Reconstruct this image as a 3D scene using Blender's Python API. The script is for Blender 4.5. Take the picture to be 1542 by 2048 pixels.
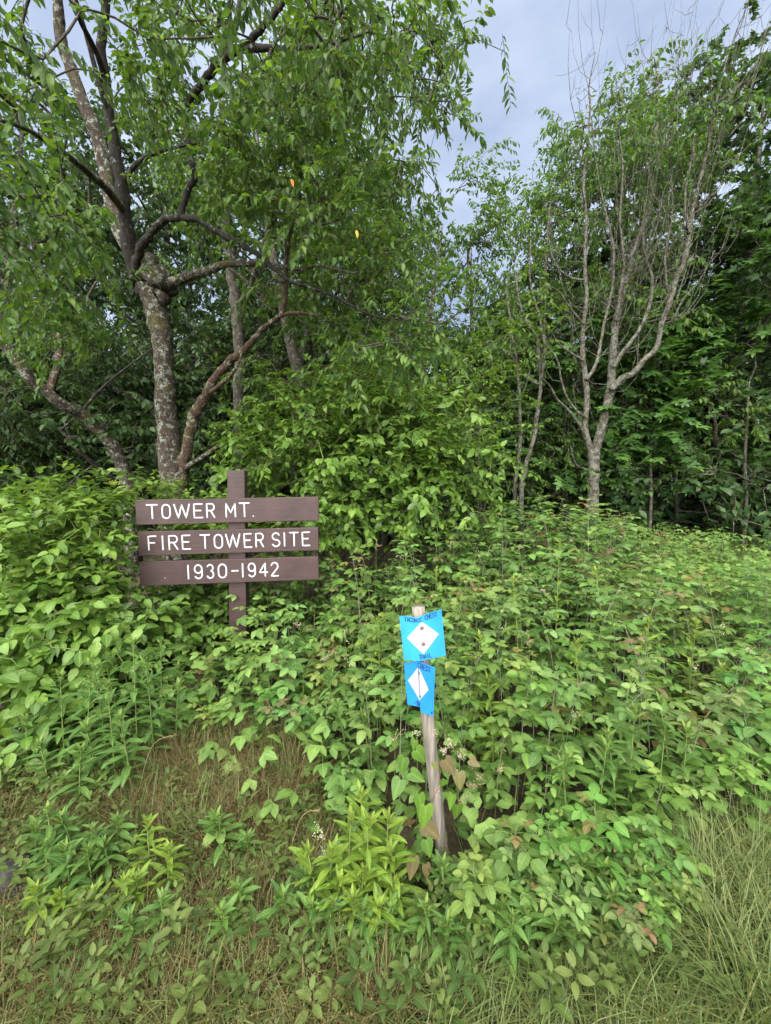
import bpy, math, random
import numpy as np
from mathutils import Matrix, Vector

rng = np.random.default_rng(7)
random.seed(7)
PI = math.pi
sc = bpy.context.scene
for o in list(bpy.data.objects):
    bpy.data.objects.remove(o)
COL = sc.collection

# ------------------------------------------------------------------ camera, sky, sun, exposure
CAM_H, FPX, CX, CY = 1.55, 820.0, 771.0, 1024.0
PITCH = math.radians(4.46)
cam = bpy.data.cameras.new('camera')
cam.sensor_fit = 'AUTO'
cam.sensor_width = 36
cam.lens = FPX / 2048 * 36
cam.clip_start = 0.02
cam.clip_end = 3000
camo = bpy.data.objects.new('camera', cam)
camo.location = (0, 0, CAM_H)
camo.rotation_euler = (PI / 2 - PITCH, 0, 0)
COL.objects.link(camo)
sc.camera = camo

SUN_EL, SUN_AZ = math.radians(43), math.radians(195)     # azimuth from +Y, clockwise
world = bpy.data.worlds.new('World')
sc.world = world
world.use_nodes = True
wn, wl = world.node_tree.nodes, world.node_tree.links
wn.clear()
w_out = wn.new('ShaderNodeOutputWorld')
w_bg = wn.new('ShaderNodeBackground')
w_bg.inputs['Strength'].default_value = 0.05
w_sky = wn.new('ShaderNodeTexSky')
w_sky.sky_type = 'NISHITA'
w_sky.sun_disc = False
w_sky.sun_elevation = SUN_EL
w_sky.sun_rotation = SUN_AZ
w_sky.dust_density = 2.0
w_tc = wn.new('ShaderNodeTexCoord')
w_map = wn.new('ShaderNodeMapping')
w_map.inputs['Scale'].default_value = (1.0, 1.0, 2.2)
w_map.inputs['Rotation'].default_value = (0.2, 0.3, 0.5)
w_noise = wn.new('ShaderNodeTexNoise')
w_noise.inputs['Scale'].default_value = 3.0
w_noise.inputs['Detail'].default_value = 6
w_noise.inputs['Roughness'].default_value = 0.5
w_ramp = wn.new('ShaderNodeValToRGB')                     # the cloud deck: slate to pale blue grey
w_ramp.color_ramp.elements[0].position = 0.34
w_ramp.color_ramp.elements[0].color = (0.90, 1.12, 1.58, 1)
w_ramp.color_ramp.elements[1].position = 0.64
w_ramp.color_ramp.elements[1].color = (1.62, 1.84, 2.28, 1)
w_mix = wn.new('ShaderNodeMix')
w_mix.data_type = 'RGBA'
w_mix.inputs['Factor'].default_value = 0.92
wl.new(w_tc.outputs['Generated'], w_map.inputs['Vector'])
wl.new(w_map.outputs['Vector'], w_noise.inputs['Vector'])
wl.new(w_noise.outputs['Fac'], w_ramp.inputs['Fac'])
wl.new(w_sky.outputs['Color'], w_mix.inputs['A'])
wl.new(w_ramp.outputs['Color'], w_mix.inputs['B'])
wl.new(w_mix.outputs['Result'], w_bg.inputs['Color'])
wl.new(w_bg.outputs['Background'], w_out.inputs['Surface'])

sun = bpy.data.lights.new('sun', 'SUN')
sun.energy = 1.5
sun.angle = math.radians(88)
sun.color = (1.0, 0.97, 0.9)
suno = bpy.data.objects.new('sun', sun)
_d = Vector((math.sin(SUN_AZ) * math.cos(SUN_EL), math.cos(SUN_AZ) * math.cos(SUN_EL), math.sin(SUN_EL)))
suno.rotation_euler = _d.to_track_quat('Z', 'Y').to_euler()
suno.location = (-3, -6, 14)
COL.objects.link(suno)

sc.view_settings.view_transform = 'Standard'
sc.view_settings.look = 'None'
sc.view_settings.exposure = 3.2
sc.view_settings.gamma = 1
sc.view_settings.use_curve_mapping = False
sc.render.engine = 'CYCLES'
sc.cycles.max_bounces = 6
sc.cycles.diffuse_bounces = 4
sc.cycles.glossy_bounces = 2
sc.cycles.transmission_bounces = 4
sc.cycles.use_denoising = True
sc.cycles.use_adaptive_sampling = True
sc.cycles.adaptive_threshold = 0.02

# ------------------------------------------------------------------ geometry helpers
def ray(px, py):
    a, b = (px - CX) / FPX, (CY - py) / FPX
    return np.array([a, math.cos(PITCH) + b * math.sin(PITCH), -math.sin(PITCH) + b * math.cos(PITCH)])

def P(px, py, d):
    """the place seen at photo pixel (px, py), d metres in front of the camera"""
    r = ray(px, py)
    return r * (d / r[1]) + np.array([0, 0, CAM_H])

def project(V):
    V = np.asarray(V, float).reshape(-1, 3)
    q = V - np.array([0, 0, CAM_H])
    f = q[:, 1] * math.cos(PITCH) - q[:, 2] * math.sin(PITCH)
    u = q[:, 1] * math.sin(PITCH) + q[:, 2] * math.cos(PITCH)
    f = np.where(np.abs(f) < 1e-4, 1e-4, f)
    return np.stack([CX + FPX * q[:, 0] / f, CY - FPX * u / f, f], 1)

def gz(x, y):
    x = np.asarray(x, float); y = np.asarray(y, float)
    return (0.055 * np.clip(y - 1.6, 0, 6) + 0.03 * np.sin(1.7 * x + 0.4) * np.sin(1.3 * y)
            + 0.015 * np.sin(4.1 * x + 1.0) * np.sin(3.7 * y + 0.3))

def G(px, d, dz=0.0):
    x = (px - CX) / FPX * d
    return np.array([x, d, float(gz(x, d)) + dz])

def norm(v):
    v = np.asarray(v, float)
    return v / np.maximum(np.linalg.norm(v, axis=-1, keepdims=True), 1e-9)

class MB:
    """collects triangles; build() links them as one mesh object"""
    def __init__(self):
        self.V, self.F, self.L, self.M, self.n = [], [], [], [], 0
    def add(self, V, F, lc=None, mat=0):
        V = np.asarray(V, float).reshape(-1, 3); F = np.asarray(F, np.int64).reshape(-1, 3)
        if lc is None:
            lc = np.tile([0.0, 0.5, 0.5, 0.0], (len(V), 1))
        self.V.append(V); self.F.append(F + self.n); self.L.append(np.asarray(lc, float))
        self.M.append(np.full(len(F), mat, np.int32)); self.n += len(V)
    def mesh(self, name, mats, smooth=True):
        V = np.concatenate(self.V); F = np.concatenate(self.F); L = np.concatenate(self.L); M = np.concatenate(self.M)
        me = bpy.data.meshes.new(name)
        me.vertices.add(len(V)); me.vertices.foreach_set('co', V.astype(np.float32).ravel())
        me.loops.add(len(F) * 3); me.loops.foreach_set('vertex_index', F.astype(np.int32).ravel())
        me.polygons.add(len(F)); me.polygons.foreach_set('loop_start', np.arange(0, len(F) * 3, 3, dtype=np.int32))
        for m in (mats if isinstance(mats, (list, tuple)) else [mats]):
            me.materials.append(m)
        me.polygons.foreach_set('material_index', M)
        a = me.attributes.new('lc', 'FLOAT_COLOR', 'POINT')
        a.data.foreach_set('color', L.astype(np.float32).ravel())
        me.polygons.foreach_set('use_smooth', np.full(len(F), smooth))
        me.update()
        me.validate()
        return me
    def build(self, name, mats, parent=None, smooth=True, loc=None):
        return link(name, self.mesh(name, mats, smooth), parent, loc)

def link(name, me, parent=None, loc=None, mat4=None):
    o = bpy.data.objects.new(name, me)
    if parent is not None:
        o.parent = parent
    if loc is not None:
        o.location = loc
    if mat4 is not None:
        o.matrix_basis = mat4
    COL.objects.link(o)
    return o

def thing(name, label, cat, loc=(0, 0, 0), rz=0.0, s=1.0, group=None):
    o = bpy.data.objects.new(name, None)
    o.empty_display_size = 0.1
    o.location = [float(c) for c in loc]; o.rotation_euler = (0, 0, rz); o.scale = (s, s, s)
    COL.objects.link(o)
    o['label'] = label; o['category'] = cat
    if group: o['group'] = group
    return o

def tag(o, label, cat, group=None):
    o['label'] = label; o['category'] = cat
    if group: o['group'] = group
    return o

def tubes(Pn, Rn, k=6, cap=True, refv=None):
    """Pn (N,m,3), Rn (N,m): swept tubes"""
    Pn = np.asarray(Pn, float); Rn = np.asarray(Rn, float)
    if Pn.ndim == 2: Pn, Rn = Pn[None], Rn[None]
    N, m, _ = Pn.shape
    T = np.empty_like(Pn)
    T[:, 1:-1] = Pn[:, 2:] - Pn[:, :-2]; T[:, 0] = Pn[:, 1] - Pn[:, 0]; T[:, -1] = Pn[:, -1] - Pn[:, -2]
    T = norm(T)
    mean = norm(Pn[:, -1] - Pn[:, 0] + 1e-6)
    ax = np.argmin(np.abs(mean), axis=1)
    ref = np.eye(3)[ax][:, None, :] if refv is None else np.tile(np.asarray(refv, float), (N, 1))[:, None, :]
    A = norm(np.cross(T, np.broadcast_to(ref, T.shape)))
    B = np.cross(T, A)
    th = np.arange(k) * 2 * PI / k
    ring = A[:, :, None, :] * np.cos(th)[None, None, :, None] + B[:, :, None, :] * np.sin(th)[None, None, :, None]
    V = Pn[:, :, None, :] + ring * Rn[:, :, None, None]
    idx = np.arange(N * m * k).reshape(N, m, k)
    a = idx[:, :-1, :]; b = np.roll(a, -1, 2); c = idx[:, 1:, :]; d = np.roll(c, -1, 2)
    F = np.concatenate([np.stack([a, b, d], -1).reshape(-1, 3), np.stack([a, d, c], -1).reshape(-1, 3)])
    V = V.reshape(-1, 3)
    if cap:
        fan = []
        for i in range(N):
            for row, flip in ((idx[i, -1], False), (idx[i, 0], True)):
                for j in range(1, k - 1):
                    fan.append((row[0], row[j + 1], row[j]) if flip else (row[0], row[j], row[j + 1]))
        F = np.concatenate([F, np.array(fan)])
    return V, F

def smooth_path(pts, rad, per=5, wob=0.0, g=rng):
    pts = np.asarray(pts, float); rad = np.asarray(rad, float)
    n = len(pts)
    out, ro = [], []
    for i in range(n - 1):
        p0, p1, p2, p3 = pts[max(i - 1, 0)], pts[i], pts[i + 1], pts[min(i + 2, n - 1)]
        for j in range(per):
            t = j / per
            out.append(0.5 * (2 * p1 + (p2 - p0) * t + (2 * p0 - 5 * p1 + 4 * p2 - p3) * t * t + (3 * p1 - p0 - 3 * p2 + p3) * t ** 3))
            ro.append(rad[i] * (1 - t) + rad[i + 1] * t)
    out.append(pts[-1]); ro.append(rad[-1])
    out, ro = np.array(out), np.array(ro)
    if wob:
        j = g.normal(0, 1, out.shape) * (ro[:, None] * wob); j[0] = 0
        out = out + j
        ro = ro * (1 + g.normal(0, wob * 0.5, len(ro)))
    return out, ro

def box(mb, a, b, bev=0.0, mat=0):
    a = np.asarray(a, float); b = np.asarray(b, float)
    import bmesh
    bm = bmesh.new()
    bmesh.ops.create_cube(bm, size=1.0)
    for v in bm.verts:
        v.co = Vector([a[i] + (v.co[i] + 0.5) * (b[i] - a[i]) for i in range(3)])
    if bev:
        bmesh.ops.bevel(bm, geom=bm.edges[:], offset=bev, segments=2, profile=0.5, affect='EDGES')
    bmesh.ops.triangulate(bm, faces=bm.faces[:])
    bm.verts.index_update()
    mb.add([v.co[:] for v in bm.verts], [[v.index for v in f.verts] for f in bm.faces], mat=mat)
    bm.free()

# ------------------------------------------------------------------ materials
def nodes(name):
    m = bpy.data.materials.new(name); m.use_nodes = True
    nt = m.node_tree; nt.nodes.clear()
    return m, nt.nodes, nt.links

def ramp(nd, stops):
    r = nd.new('ShaderNodeValToRGB')
    e = r.color_ramp.elements
    while len(e) < len(stops): e.new(0.5)
    for el, (p, c) in zip(e, stops):
        el.position = p; el.color = (*c, 1) if len(c) == 3 else c
    return r

def math_n(nd, ln, op, a, b=None, c=None):
    n = nd.new('ShaderNodeMath'); n.operation = op
    for i, v in enumerate((a, b, c)):
        if v is None: continue
        if isinstance(v, (int, float)): n.inputs[i].default_value = v
        else: ln.new(v, n.inputs[i])
    return n.outputs[0]

def mixc(nd, ln, f, a, b, mode='MIX'):
    n = nd.new('ShaderNodeMix'); n.data_type = 'RGBA'; n.blend_type = mode
    for s, v in (('Factor', f), ('A', a), ('B', b)):
        if isinstance(v, (int, float)): n.inputs[s].default_value = v
        elif isinstance(v, tuple): n.inputs[s].default_value = (*v, 1)
        else: ln.new(v, n.inputs[s])
    return n.outputs['Result']

def noise_n(nd, ln, vec, scale, detail=4, rough=0.55):
    n = nd.new('ShaderNodeTexNoise')
    n.inputs['Scale'].default_value = scale; n.inputs['Detail'].default_value = detail; n.inputs['Roughness'].default_value = rough
    if vec is not None: ln.new(vec, n.inputs['Vector'])
    return n.outputs['Fac']

def leaf_mat(name, dark, mid, light, young, under, trans=0.32, rough=0.5, spec=0.35, vein=0.25, spots=0.0):
    m, nd, ln = nodes(name)
    out = nd.new('ShaderNodeOutputMaterial')
    at = nd.new('ShaderNodeAttribute'); at.attribute_name = 'lc'
    sep = nd.new('ShaderNodeSeparateColor'); ln.new(at.outputs['Color'], sep.inputs['Color'])
    u, v, r0, age = sep.outputs[0], sep.outputs[1], sep.outputs[2], at.outputs['Alpha']
    oi = nd.new('ShaderNodeObjectInfo')
    r = math_n(nd, ln, 'FRACT', math_n(nd, ln, 'ADD', r0, oi.outputs['Random']))
    rp = ramp(nd, [(0.0, dark), (0.5, mid), (1.0, light)]); ln.new(r, rp.inputs['Fac'])
    col = mixc(nd, ln, age, rp.outputs['Color'], young)
    au = math_n(nd, ln, 'ABSOLUTE', u)
    # midrib and side veins
    rib = math_n(nd, ln, 'SUBTRACT', 1.0, math_n(nd, ln, 'MINIMUM', math_n(nd, ln, 'DIVIDE', au, 0.09), 1.0))
    ph = math_n(nd, ln, 'MULTIPLY', math_n(nd, ln, 'SUBTRACT', v, math_n(nd, ln, 'MULTIPLY', au, 0.22)), 44.0)
    side = math_n(nd, ln, 'POWER', math_n(nd, ln, 'ABSOLUTE', math_n(nd, ln, 'SINE', ph)), 5.0)
    vn = math_n(nd, ln, 'MAXIMUM', rib, math_n(nd, ln, 'MULTIPLY', side, 0.3))
    col = mixc(nd, ln, math_n(nd, ln, 'MULTIPLY', vn, vein), col, tuple(min(1, c * 1.9 + 0.02) for c in light))
    tcd = nd.new('ShaderNodeTexCoord')
    blot = noise_n(nd, ln, tcd.outputs['Object'], 14.0, 3)
    col = mixc(nd, ln, 1.0, col, oi.outputs['Color'], 'MULTIPLY')
    bl = ramp(nd, [(0.3, (0.78, 0.8, 0.8)), (0.7, (1.16, 1.14, 1.1))]); ln.new(blot, bl.inputs['Fac'])
    col = mixc(nd, ln, 1.0, col, bl.outputs['Color'], 'MULTIPLY')
    if spots:
        sp = ramp(nd, [(0.66, (0, 0, 0)), (0.72, (1, 1, 1))]); ln.new(noise_n(nd, ln, tcd.outputs['Object'], 55.0, 2), sp.inputs['Fac'])
        col = mixc(nd, ln, math_n(nd, ln, 'MULTIPLY', sp.outputs['Color'], spots), col, (0.16, 0.1, 0.03))
    geo = nd.new('ShaderNodeNewGeometry')
    colf = mixc(nd, ln, geo.outputs['Backfacing'], col, mixc(nd, ln, 0.6, col, under))
    bs = nd.new('ShaderNodeBsdfPrincipled')
    ln.new(colf, bs.inputs['Base Color'])
    bs.inputs['Roughness'].default_value = rough
    bs.inputs['Specular IOR Level'].default_value = spec
    bmp = nd.new('ShaderNodeBump'); bmp.inputs['Strength'].default_value = 0.35; bmp.inputs['Distance'].default_value = 0.002
    ln.new(math_n(nd, ln, 'ADD', math_n(nd, ln, 'MULTIPLY', side, -0.7), math_n(nd, ln, 'MULTIPLY', rib, -1.0)), bmp.inputs['Height'])
    ln.new(bmp.outputs['Normal'], bs.inputs['Normal'])
    tr = nd.new('ShaderNodeBsdfTranslucent')
    ln.new(mixc(nd, ln, 1.0, col, (1.5, 1.45, 0.6), 'MULTIPLY'), tr.inputs['Color'])
    mx = nd.new('ShaderNodeMixShader'); mx.inputs[0].default_value = trans
    ln.new(bs.outputs[0], mx.inputs[1]); ln.new(tr.outputs[0], mx.inputs[2])
    ln.new(mx.outputs[0], out.inputs['Surface'])
    return m

def bark_mat(name, base, dark, lichen, amount=0.5, scale=1.0, moss=0.0):
    m, nd, ln = nodes(name)
    out = nd.new('ShaderNodeOutputMaterial')
    tc = nd.new('ShaderNodeTexCoord')
    mp = nd.new('ShaderNodeMapping'); mp.inputs['Scale'].default_value = (scale, scale, scale * 0.45)
    ln.new(tc.outputs['Object'], mp.inputs['Vector'])
    n1 = noise_n(nd, ln, mp.outputs[0], 26, 8, 0.7)
    c1 = ramp(nd, [(0.35, dark), (0.6, base)]); ln.new(n1, c1.inputs['Fac'])
    n2 = noise_n(nd, ln, tc.outputs['Object'], 15 * scale, 8, 0.75)
    lo = 0.62 - 0.22 * amount
    c2 = ramp(nd, [(lo, (0, 0, 0)), (lo + 0.05, (1, 1, 1))]); ln.new(n2, c2.inputs['Fac'])
    n3 = noise_n(nd, ln, tc.outputs['Object'], 60 * scale, 4, 0.6)
    c3 = ramp(nd, [(0.42, (0.25, 0.25, 0.25)), (0.55, (1, 1, 1))]); ln.new(n3, c3.inputs['Fac'])
    col = mixc(nd, ln, math_n(nd, ln, 'MULTIPLY', c2.outputs['Color'], math_n(nd, ln, 'MULTIPLY', c3.outputs['Color'], 0.9)), c1.outputs['Color'], lichen)
    if moss:
        n4 = noise_n(nd, ln, tc.outputs['Object'], 5 * scale, 4, 0.6)
        c4 = ramp(nd, [(0.55, (0, 0, 0)), (0.68, (1, 1, 1))]); ln.new(n4, c4.inputs['Fac'])
        col = mixc(nd, ln, math_n(nd, ln, 'MULTIPLY', c4.outputs['Color'], moss), col, (0.075, 0.07, 0.015))
    bs = nd.new('ShaderNodeBsdfPrincipled'); ln.new(col, bs.inputs['Base Color'])
    bs.inputs['Roughness'].default_value = 0.9; bs.inputs['Specular IOR Level'].default_value = 0.2
    b = nd.new('ShaderNodeBump'); b.inputs['Strength'].default_value = 0.9; b.inputs['Distance'].default_value = 0.02
    ln.new(math_n(nd, ln, 'ADD', n1, math_n(nd, ln, 'MULTIPLY', c2.outputs['Color'], 0.3)), b.inputs['Height'])
    ln.new(b.outputs[0], bs.inputs['Normal']); ln.new(bs.outputs[0], out.inputs['Surface'])
    return m

def plain_mat(name, c0, c1, scale=30, rough=0.7, spec=0.3, bump=0.2, stretch=(1, 1, 1), rnd=False, chips=None):
    m, nd, ln = nodes(name)
    out = nd.new('ShaderNodeOutputMaterial')
    tc = nd.new('ShaderNodeTexCoord')
    mp = nd.new('ShaderNodeMapping'); mp.inputs['Scale'].default_value = stretch
    ln.new(tc.outputs['Object'], mp.inputs['Vector'])
    n = noise_n(nd, ln, mp.outputs[0], scale, 6, 0.6)
    r = ramp(nd, [(0.3, c0), (0.7, c1)]); ln.new(n, r.inputs['Fac'])
    col = r.outputs['Color']
    if rnd:
        at = nd.new('ShaderNodeAttribute'); at.attribute_name = 'lc'
        sep = nd.new('ShaderNodeSeparateColor'); ln.new(at.outputs['Color'], sep.inputs['Color'])
        oi = nd.new('ShaderNodeObjectInfo')
        rr = math_n(nd, ln, 'FRACT', math_n(nd, ln, 'ADD', sep.outputs[2], oi.outputs['Random']))
        r2 = ramp(nd, [(0.0, c0), (1.0, c1)]); ln.new(rr, r2.inputs['Fac'])
        col = mixc(nd, ln, 0.7, col, r2.outputs['Color'])
    if chips:
        n2 = noise_n(nd, ln, tc.outputs['Object'], 38, 5, 0.7)
        c2 = ramp(nd, [(0.71, (0, 0, 0)), (0.72, (1, 1, 1))]); ln.new(n2, c2.inputs['Fac'])
        col = mixc(nd, ln, c2.outputs['Color'], col, chips)
        n3 = noise_n(nd, ln, tc.outputs['Object'], 5, 4, 0.6)
        c3 = ramp(nd, [(0.35, (0.76, 0.75, 0.75)), (0.65, (1.22, 1.18, 1.18))]); ln.new(n3, c3.inputs['Fac'])
        col = mixc(nd, ln, 1.0, col, c3.outputs['Color'], 'MULTIPLY')
    bs = nd.new('ShaderNodeBsdfPrincipled'); ln.new(col, bs.inputs['Base Color'])
    bs.inputs['Roughness'].default_value = rough; bs.inputs['Specular IOR Level'].default_value = spec
    if bump:
        b = nd.new('ShaderNodeBump'); b.inputs['Strength'].default_value = bump; b.inputs['Distance'].default_value = 0.004
        ln.new(n, b.inputs['Height']); ln.new(b.outputs[0], bs.inputs['Normal'])
    ln.new(bs.outputs[0], out.inputs['Surface'])
    return m

M = {}
M['raspberry'] = leaf_mat('raspberry_leaf', (0.066, 0.136, 0.028), (0.112, 0.198, 0.044), (0.168, 0.262, 0.066), (0.17, 0.24, 0.055), (0.20, 0.25, 0.16), 0.30, 0.5, 0.3, 0.18)
M['red_tip'] = leaf_mat('reddish_leaf', (0.11, 0.07, 0.03), (0.15, 0.11, 0.04), (0.16, 0.15, 0.05), (0.2, 0.13, 0.05), (0.18, 0.16, 0.1), 0.3, 0.55, 0.3)
M['goldenrod'] = leaf_mat('goldenrod_leaf', (0.050, 0.112, 0.026), (0.078, 0.155, 0.034), (0.11, 0.20, 0.045), (0.25, 0.32, 0.05), (0.13, 0.2, 0.08), 0.3, 0.5, 0.3, 0.45)
M['yellow_rod'] = leaf_mat('yellowish_goldenrod_leaf', (0.085, 0.15, 0.022), (0.13, 0.212, 0.03), (0.19, 0.28, 0.04), (0.33, 0.37, 0.055), (0.16, 0.22, 0.08), 0.34, 0.5, 0.3, 0.45)
M['dogwood'] = leaf_mat('shrub_leaf', (0.056, 0.125, 0.017), (0.096, 0.185, 0.026), (0.15, 0.245, 0.04), (0.19, 0.28, 0.045), (0.14, 0.2, 0.1), 0.32, 0.42, 0.4, 0.35)
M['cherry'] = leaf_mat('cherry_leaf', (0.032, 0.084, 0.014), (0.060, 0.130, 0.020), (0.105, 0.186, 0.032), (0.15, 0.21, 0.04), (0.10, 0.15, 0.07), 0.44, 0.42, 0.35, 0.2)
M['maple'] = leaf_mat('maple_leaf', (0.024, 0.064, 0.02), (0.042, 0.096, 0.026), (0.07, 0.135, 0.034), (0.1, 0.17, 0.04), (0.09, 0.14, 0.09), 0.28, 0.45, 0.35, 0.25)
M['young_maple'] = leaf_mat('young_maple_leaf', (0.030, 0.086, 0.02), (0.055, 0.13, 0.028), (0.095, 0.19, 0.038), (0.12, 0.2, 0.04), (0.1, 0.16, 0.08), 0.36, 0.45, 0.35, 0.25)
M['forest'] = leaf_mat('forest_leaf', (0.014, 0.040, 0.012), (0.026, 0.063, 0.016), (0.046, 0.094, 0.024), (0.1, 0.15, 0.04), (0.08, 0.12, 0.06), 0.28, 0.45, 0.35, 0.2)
M['bindweed'] = leaf_mat('bindweed_leaf', (0.055, 0.12, 0.014), (0.08, 0.16, 0.02), (0.11, 0.2, 0.025), (0.2, 0.28, 0.05), (0.13, 0.2, 0.08), 0.35, 0.45, 0.35, 0.3)
M['bind_brown'] = leaf_mat('bronzed_bindweed_leaf', (0.085, 0.06, 0.026), (0.115, 0.085, 0.038), (0.11, 0.12, 0.032), (0.2, 0.2, 0.05), (0.16, 0.14, 0.08), 0.3, 0.5, 0.3, 0.3, spots=0.5)
M['yellow_leaf'] = leaf_mat('yellow_leaf', (0.5, 0.32, 0.04), (0.55, 0.36, 0.05), (0.6, 0.4, 0.05), (0.6, 0.4, 0.05), (0.5, 0.35, 0.1), 0.3)
M['orange_leaf'] = leaf_mat('orange_leaf', (0.55, 0.17, 0.03), (0.6, 0.2, 0.04), (0.6, 0.22, 0.04), (0.6, 0.22, 0.04), (0.5, 0.2, 0.06), 0.3)
M['grass'] = leaf_mat('grass_blade', (0.052, 0.095, 0.02), (0.092, 0.142, 0.03), (0.15, 0.19, 0.05), (0.26, 0.22, 0.09), (0.13, 0.17, 0.06), 0.3, 0.5, 0.3, 0.0)
M['dry'] = leaf_mat('dry_grass_blade', (0.022, 0.042, 0.008), (0.046, 0.068, 0.013), (0.088, 0.078, 0.024), (0.26, 0.2, 0.08), (0.2, 0.15, 0.07), 0.25, 0.6, 0.2, 0.0)
M['seed'] = plain_mat('grass_seed', (0.09, 0.068, 0.026), (0.21, 0.165, 0.07), 40, 0.9, 0.1, 0, rnd=True)
M['bark_cherry'] = bark_mat('lichen_cherry_bark', (0.070, 0.052, 0.041), (0.018, 0.014, 0.012), (0.26, 0.28, 0.22), 0.5, 1.0, 0.7)
M['bark_dark'] = bark_mat('dark_cherry_bark', (0.042, 0.036, 0.032), (0.014, 0.012, 0.012), (0.24, 0.26, 0.21), 0.22, 1.0, 0.1)
M['bark_red'] = bark_mat('reddish_bark', (0.10, 0.06, 0.045), (0.028, 0.018, 0.015), (0.28, 0.30, 0.2), 0.45, 1.2, 0.5)
M['bark_dead'] = bark_mat('pale_dead_bark', (0.078, 0.064, 0.048), (0.03, 0.024, 0.018), (0.155, 0.16, 0.128), 0.75, 1.2, 0.35)
M['bark_forest'] = bark_mat('forest_bark', (0.10, 0.085, 0.07), (0.03, 0.025, 0.022), (0.25, 0.26, 0.22), 0.4, 1.0, 0.2)
M['twig'] = bark_mat('twig_bark', (0.075, 0.06, 0.045), (0.03, 0.025, 0.02), (0.24, 0.25, 0.2), 0.4, 1.5)
M['cane'] = plain_mat('glaucous_cane', (0.07, 0.095, 0.04), (0.17, 0.17, 0.13), 20, 0.6, 0.3, 0.0, rnd=True)
M['green_stem'] = plain_mat('green_stem', (0.09, 0.14, 0.035), (0.16, 0.2, 0.055), 20, 0.6, 0.3, 0.0, rnd=True)
M['vine_stem'] = plain_mat('red_vine_stem', (0.16, 0.06, 0.035), (0.24, 0.12, 0.05), 20, 0.6, 0.3, 0.0)
M['flower'] = plain_mat('cream_flower', (0.36, 0.34, 0.2), (0.5, 0.46, 0.34), 40, 0.7, 0.2, 0.0, rnd=True)
M['flower_pink'] = plain_mat('faded_pinkish_flower', (0.26, 0.15, 0.09), (0.45, 0.36, 0.24), 40, 0.7, 0.2, 0.0, rnd=True)
M['flower_yellow'] = plain_mat('yellow_green_bud', (0.34, 0.38, 0.05), (0.48, 0.48, 0.08), 40, 0.7, 0.2, 0.0, rnd=True)
M['brown'] = plain_mat('brown_sign_paint', (0.040, 0.0225, 0.0215), (0.050, 0.0285, 0.0275), 60, 0.5, 0.4, 0.3, (0.06, 1, 1), chips=(0.6, 0.58, 0.55))
M['white'] = plain_mat('white_letter_paint', (0.40, 0.40, 0.44), (0.48, 0.48, 0.52), 50, 0.55, 0.3, 0.1)
M['stake'] = plain_mat('weathered_wood', (0.085, 0.072, 0.058), (0.29, 0.26, 0.225), 75, 0.85, 0.2, 0.8, (1, 1, 0.045))
M['blue'] = plain_mat('blue_plastic', (0.02, 0.22, 0.50), (0.028, 0.26, 0.56), 14, 0.35, 0.45, 0.15)
M['blue_deep'] = plain_mat('deep_blue_plastic', (0.012, 0.16, 0.50), (0.018, 0.19, 0.55), 14, 0.35, 0.45, 0.15)
M['plastic_white'] = plain_mat('white_print', (0.31, 0.31, 0.42), (0.36, 0.355, 0.46), 14, 0.4, 0.4, 0.0)
M['ink'] = plain_mat('dark_ink', (0.012, 0.02, 0.05), (0.016, 0.026, 0.06), 14, 0.5, 0.3, 0.0)
M['nail'] = plain_mat('rusty_nail', (0.10, 0.05, 0.045), (0.16, 0.085, 0.07), 90, 0.7, 0.4, 0.3)
M['black'] = plain_mat('black_nail', (0.01, 0.01, 0.012), (0.02, 0.02, 0.025), 50, 0.5, 0.4, 0.0)

def ground_mat():
    m, nd, ln = nodes('leaf_litter_soil')
    out = nd.new('ShaderNodeOutputMaterial'); tc = nd.new('ShaderNodeTexCoord')
    n1 = noise_n(nd, ln, tc.outputs['Object'], 2.5, 8, 0.65)
    n2 = noise_n(nd, ln, tc.outputs['Object'], 45, 6, 0.7)
    r1 = ramp(nd, [(0.3, (0.035, 0.03, 0.017)), (0.55, (0.07, 0.055, 0.03)), (0.75, (0.06, 0.065, 0.025))]); ln.new(n1, r1.inputs['Fac'])
    r2 = ramp(nd, [(0.35, (0.5, 0.5, 0.5)), (0.7, (1.5, 1.4, 1.3))]); ln.new(n2, r2.inputs['Fac'])
    bs = nd.new('ShaderNodeBsdfPrincipled'); bs.inputs['Roughness'].default_value = 0.95
    ln.new(mixc(nd, ln, 1.0, r1.outputs['Color'], r2.outputs['Color'], 'MULTIPLY'), bs.inputs['Base Color'])
    b = nd.new('ShaderNodeBump'); b.inputs['Strength'].default_value = 0.8; b.inputs['Distance'].default_value = 0.03
    ln.new(n2, b.inputs['Height']); ln.new(b.outputs[0], bs.inputs['Normal']); ln.new(bs.outputs[0], out.inputs['Surface'])
    return m

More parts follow.
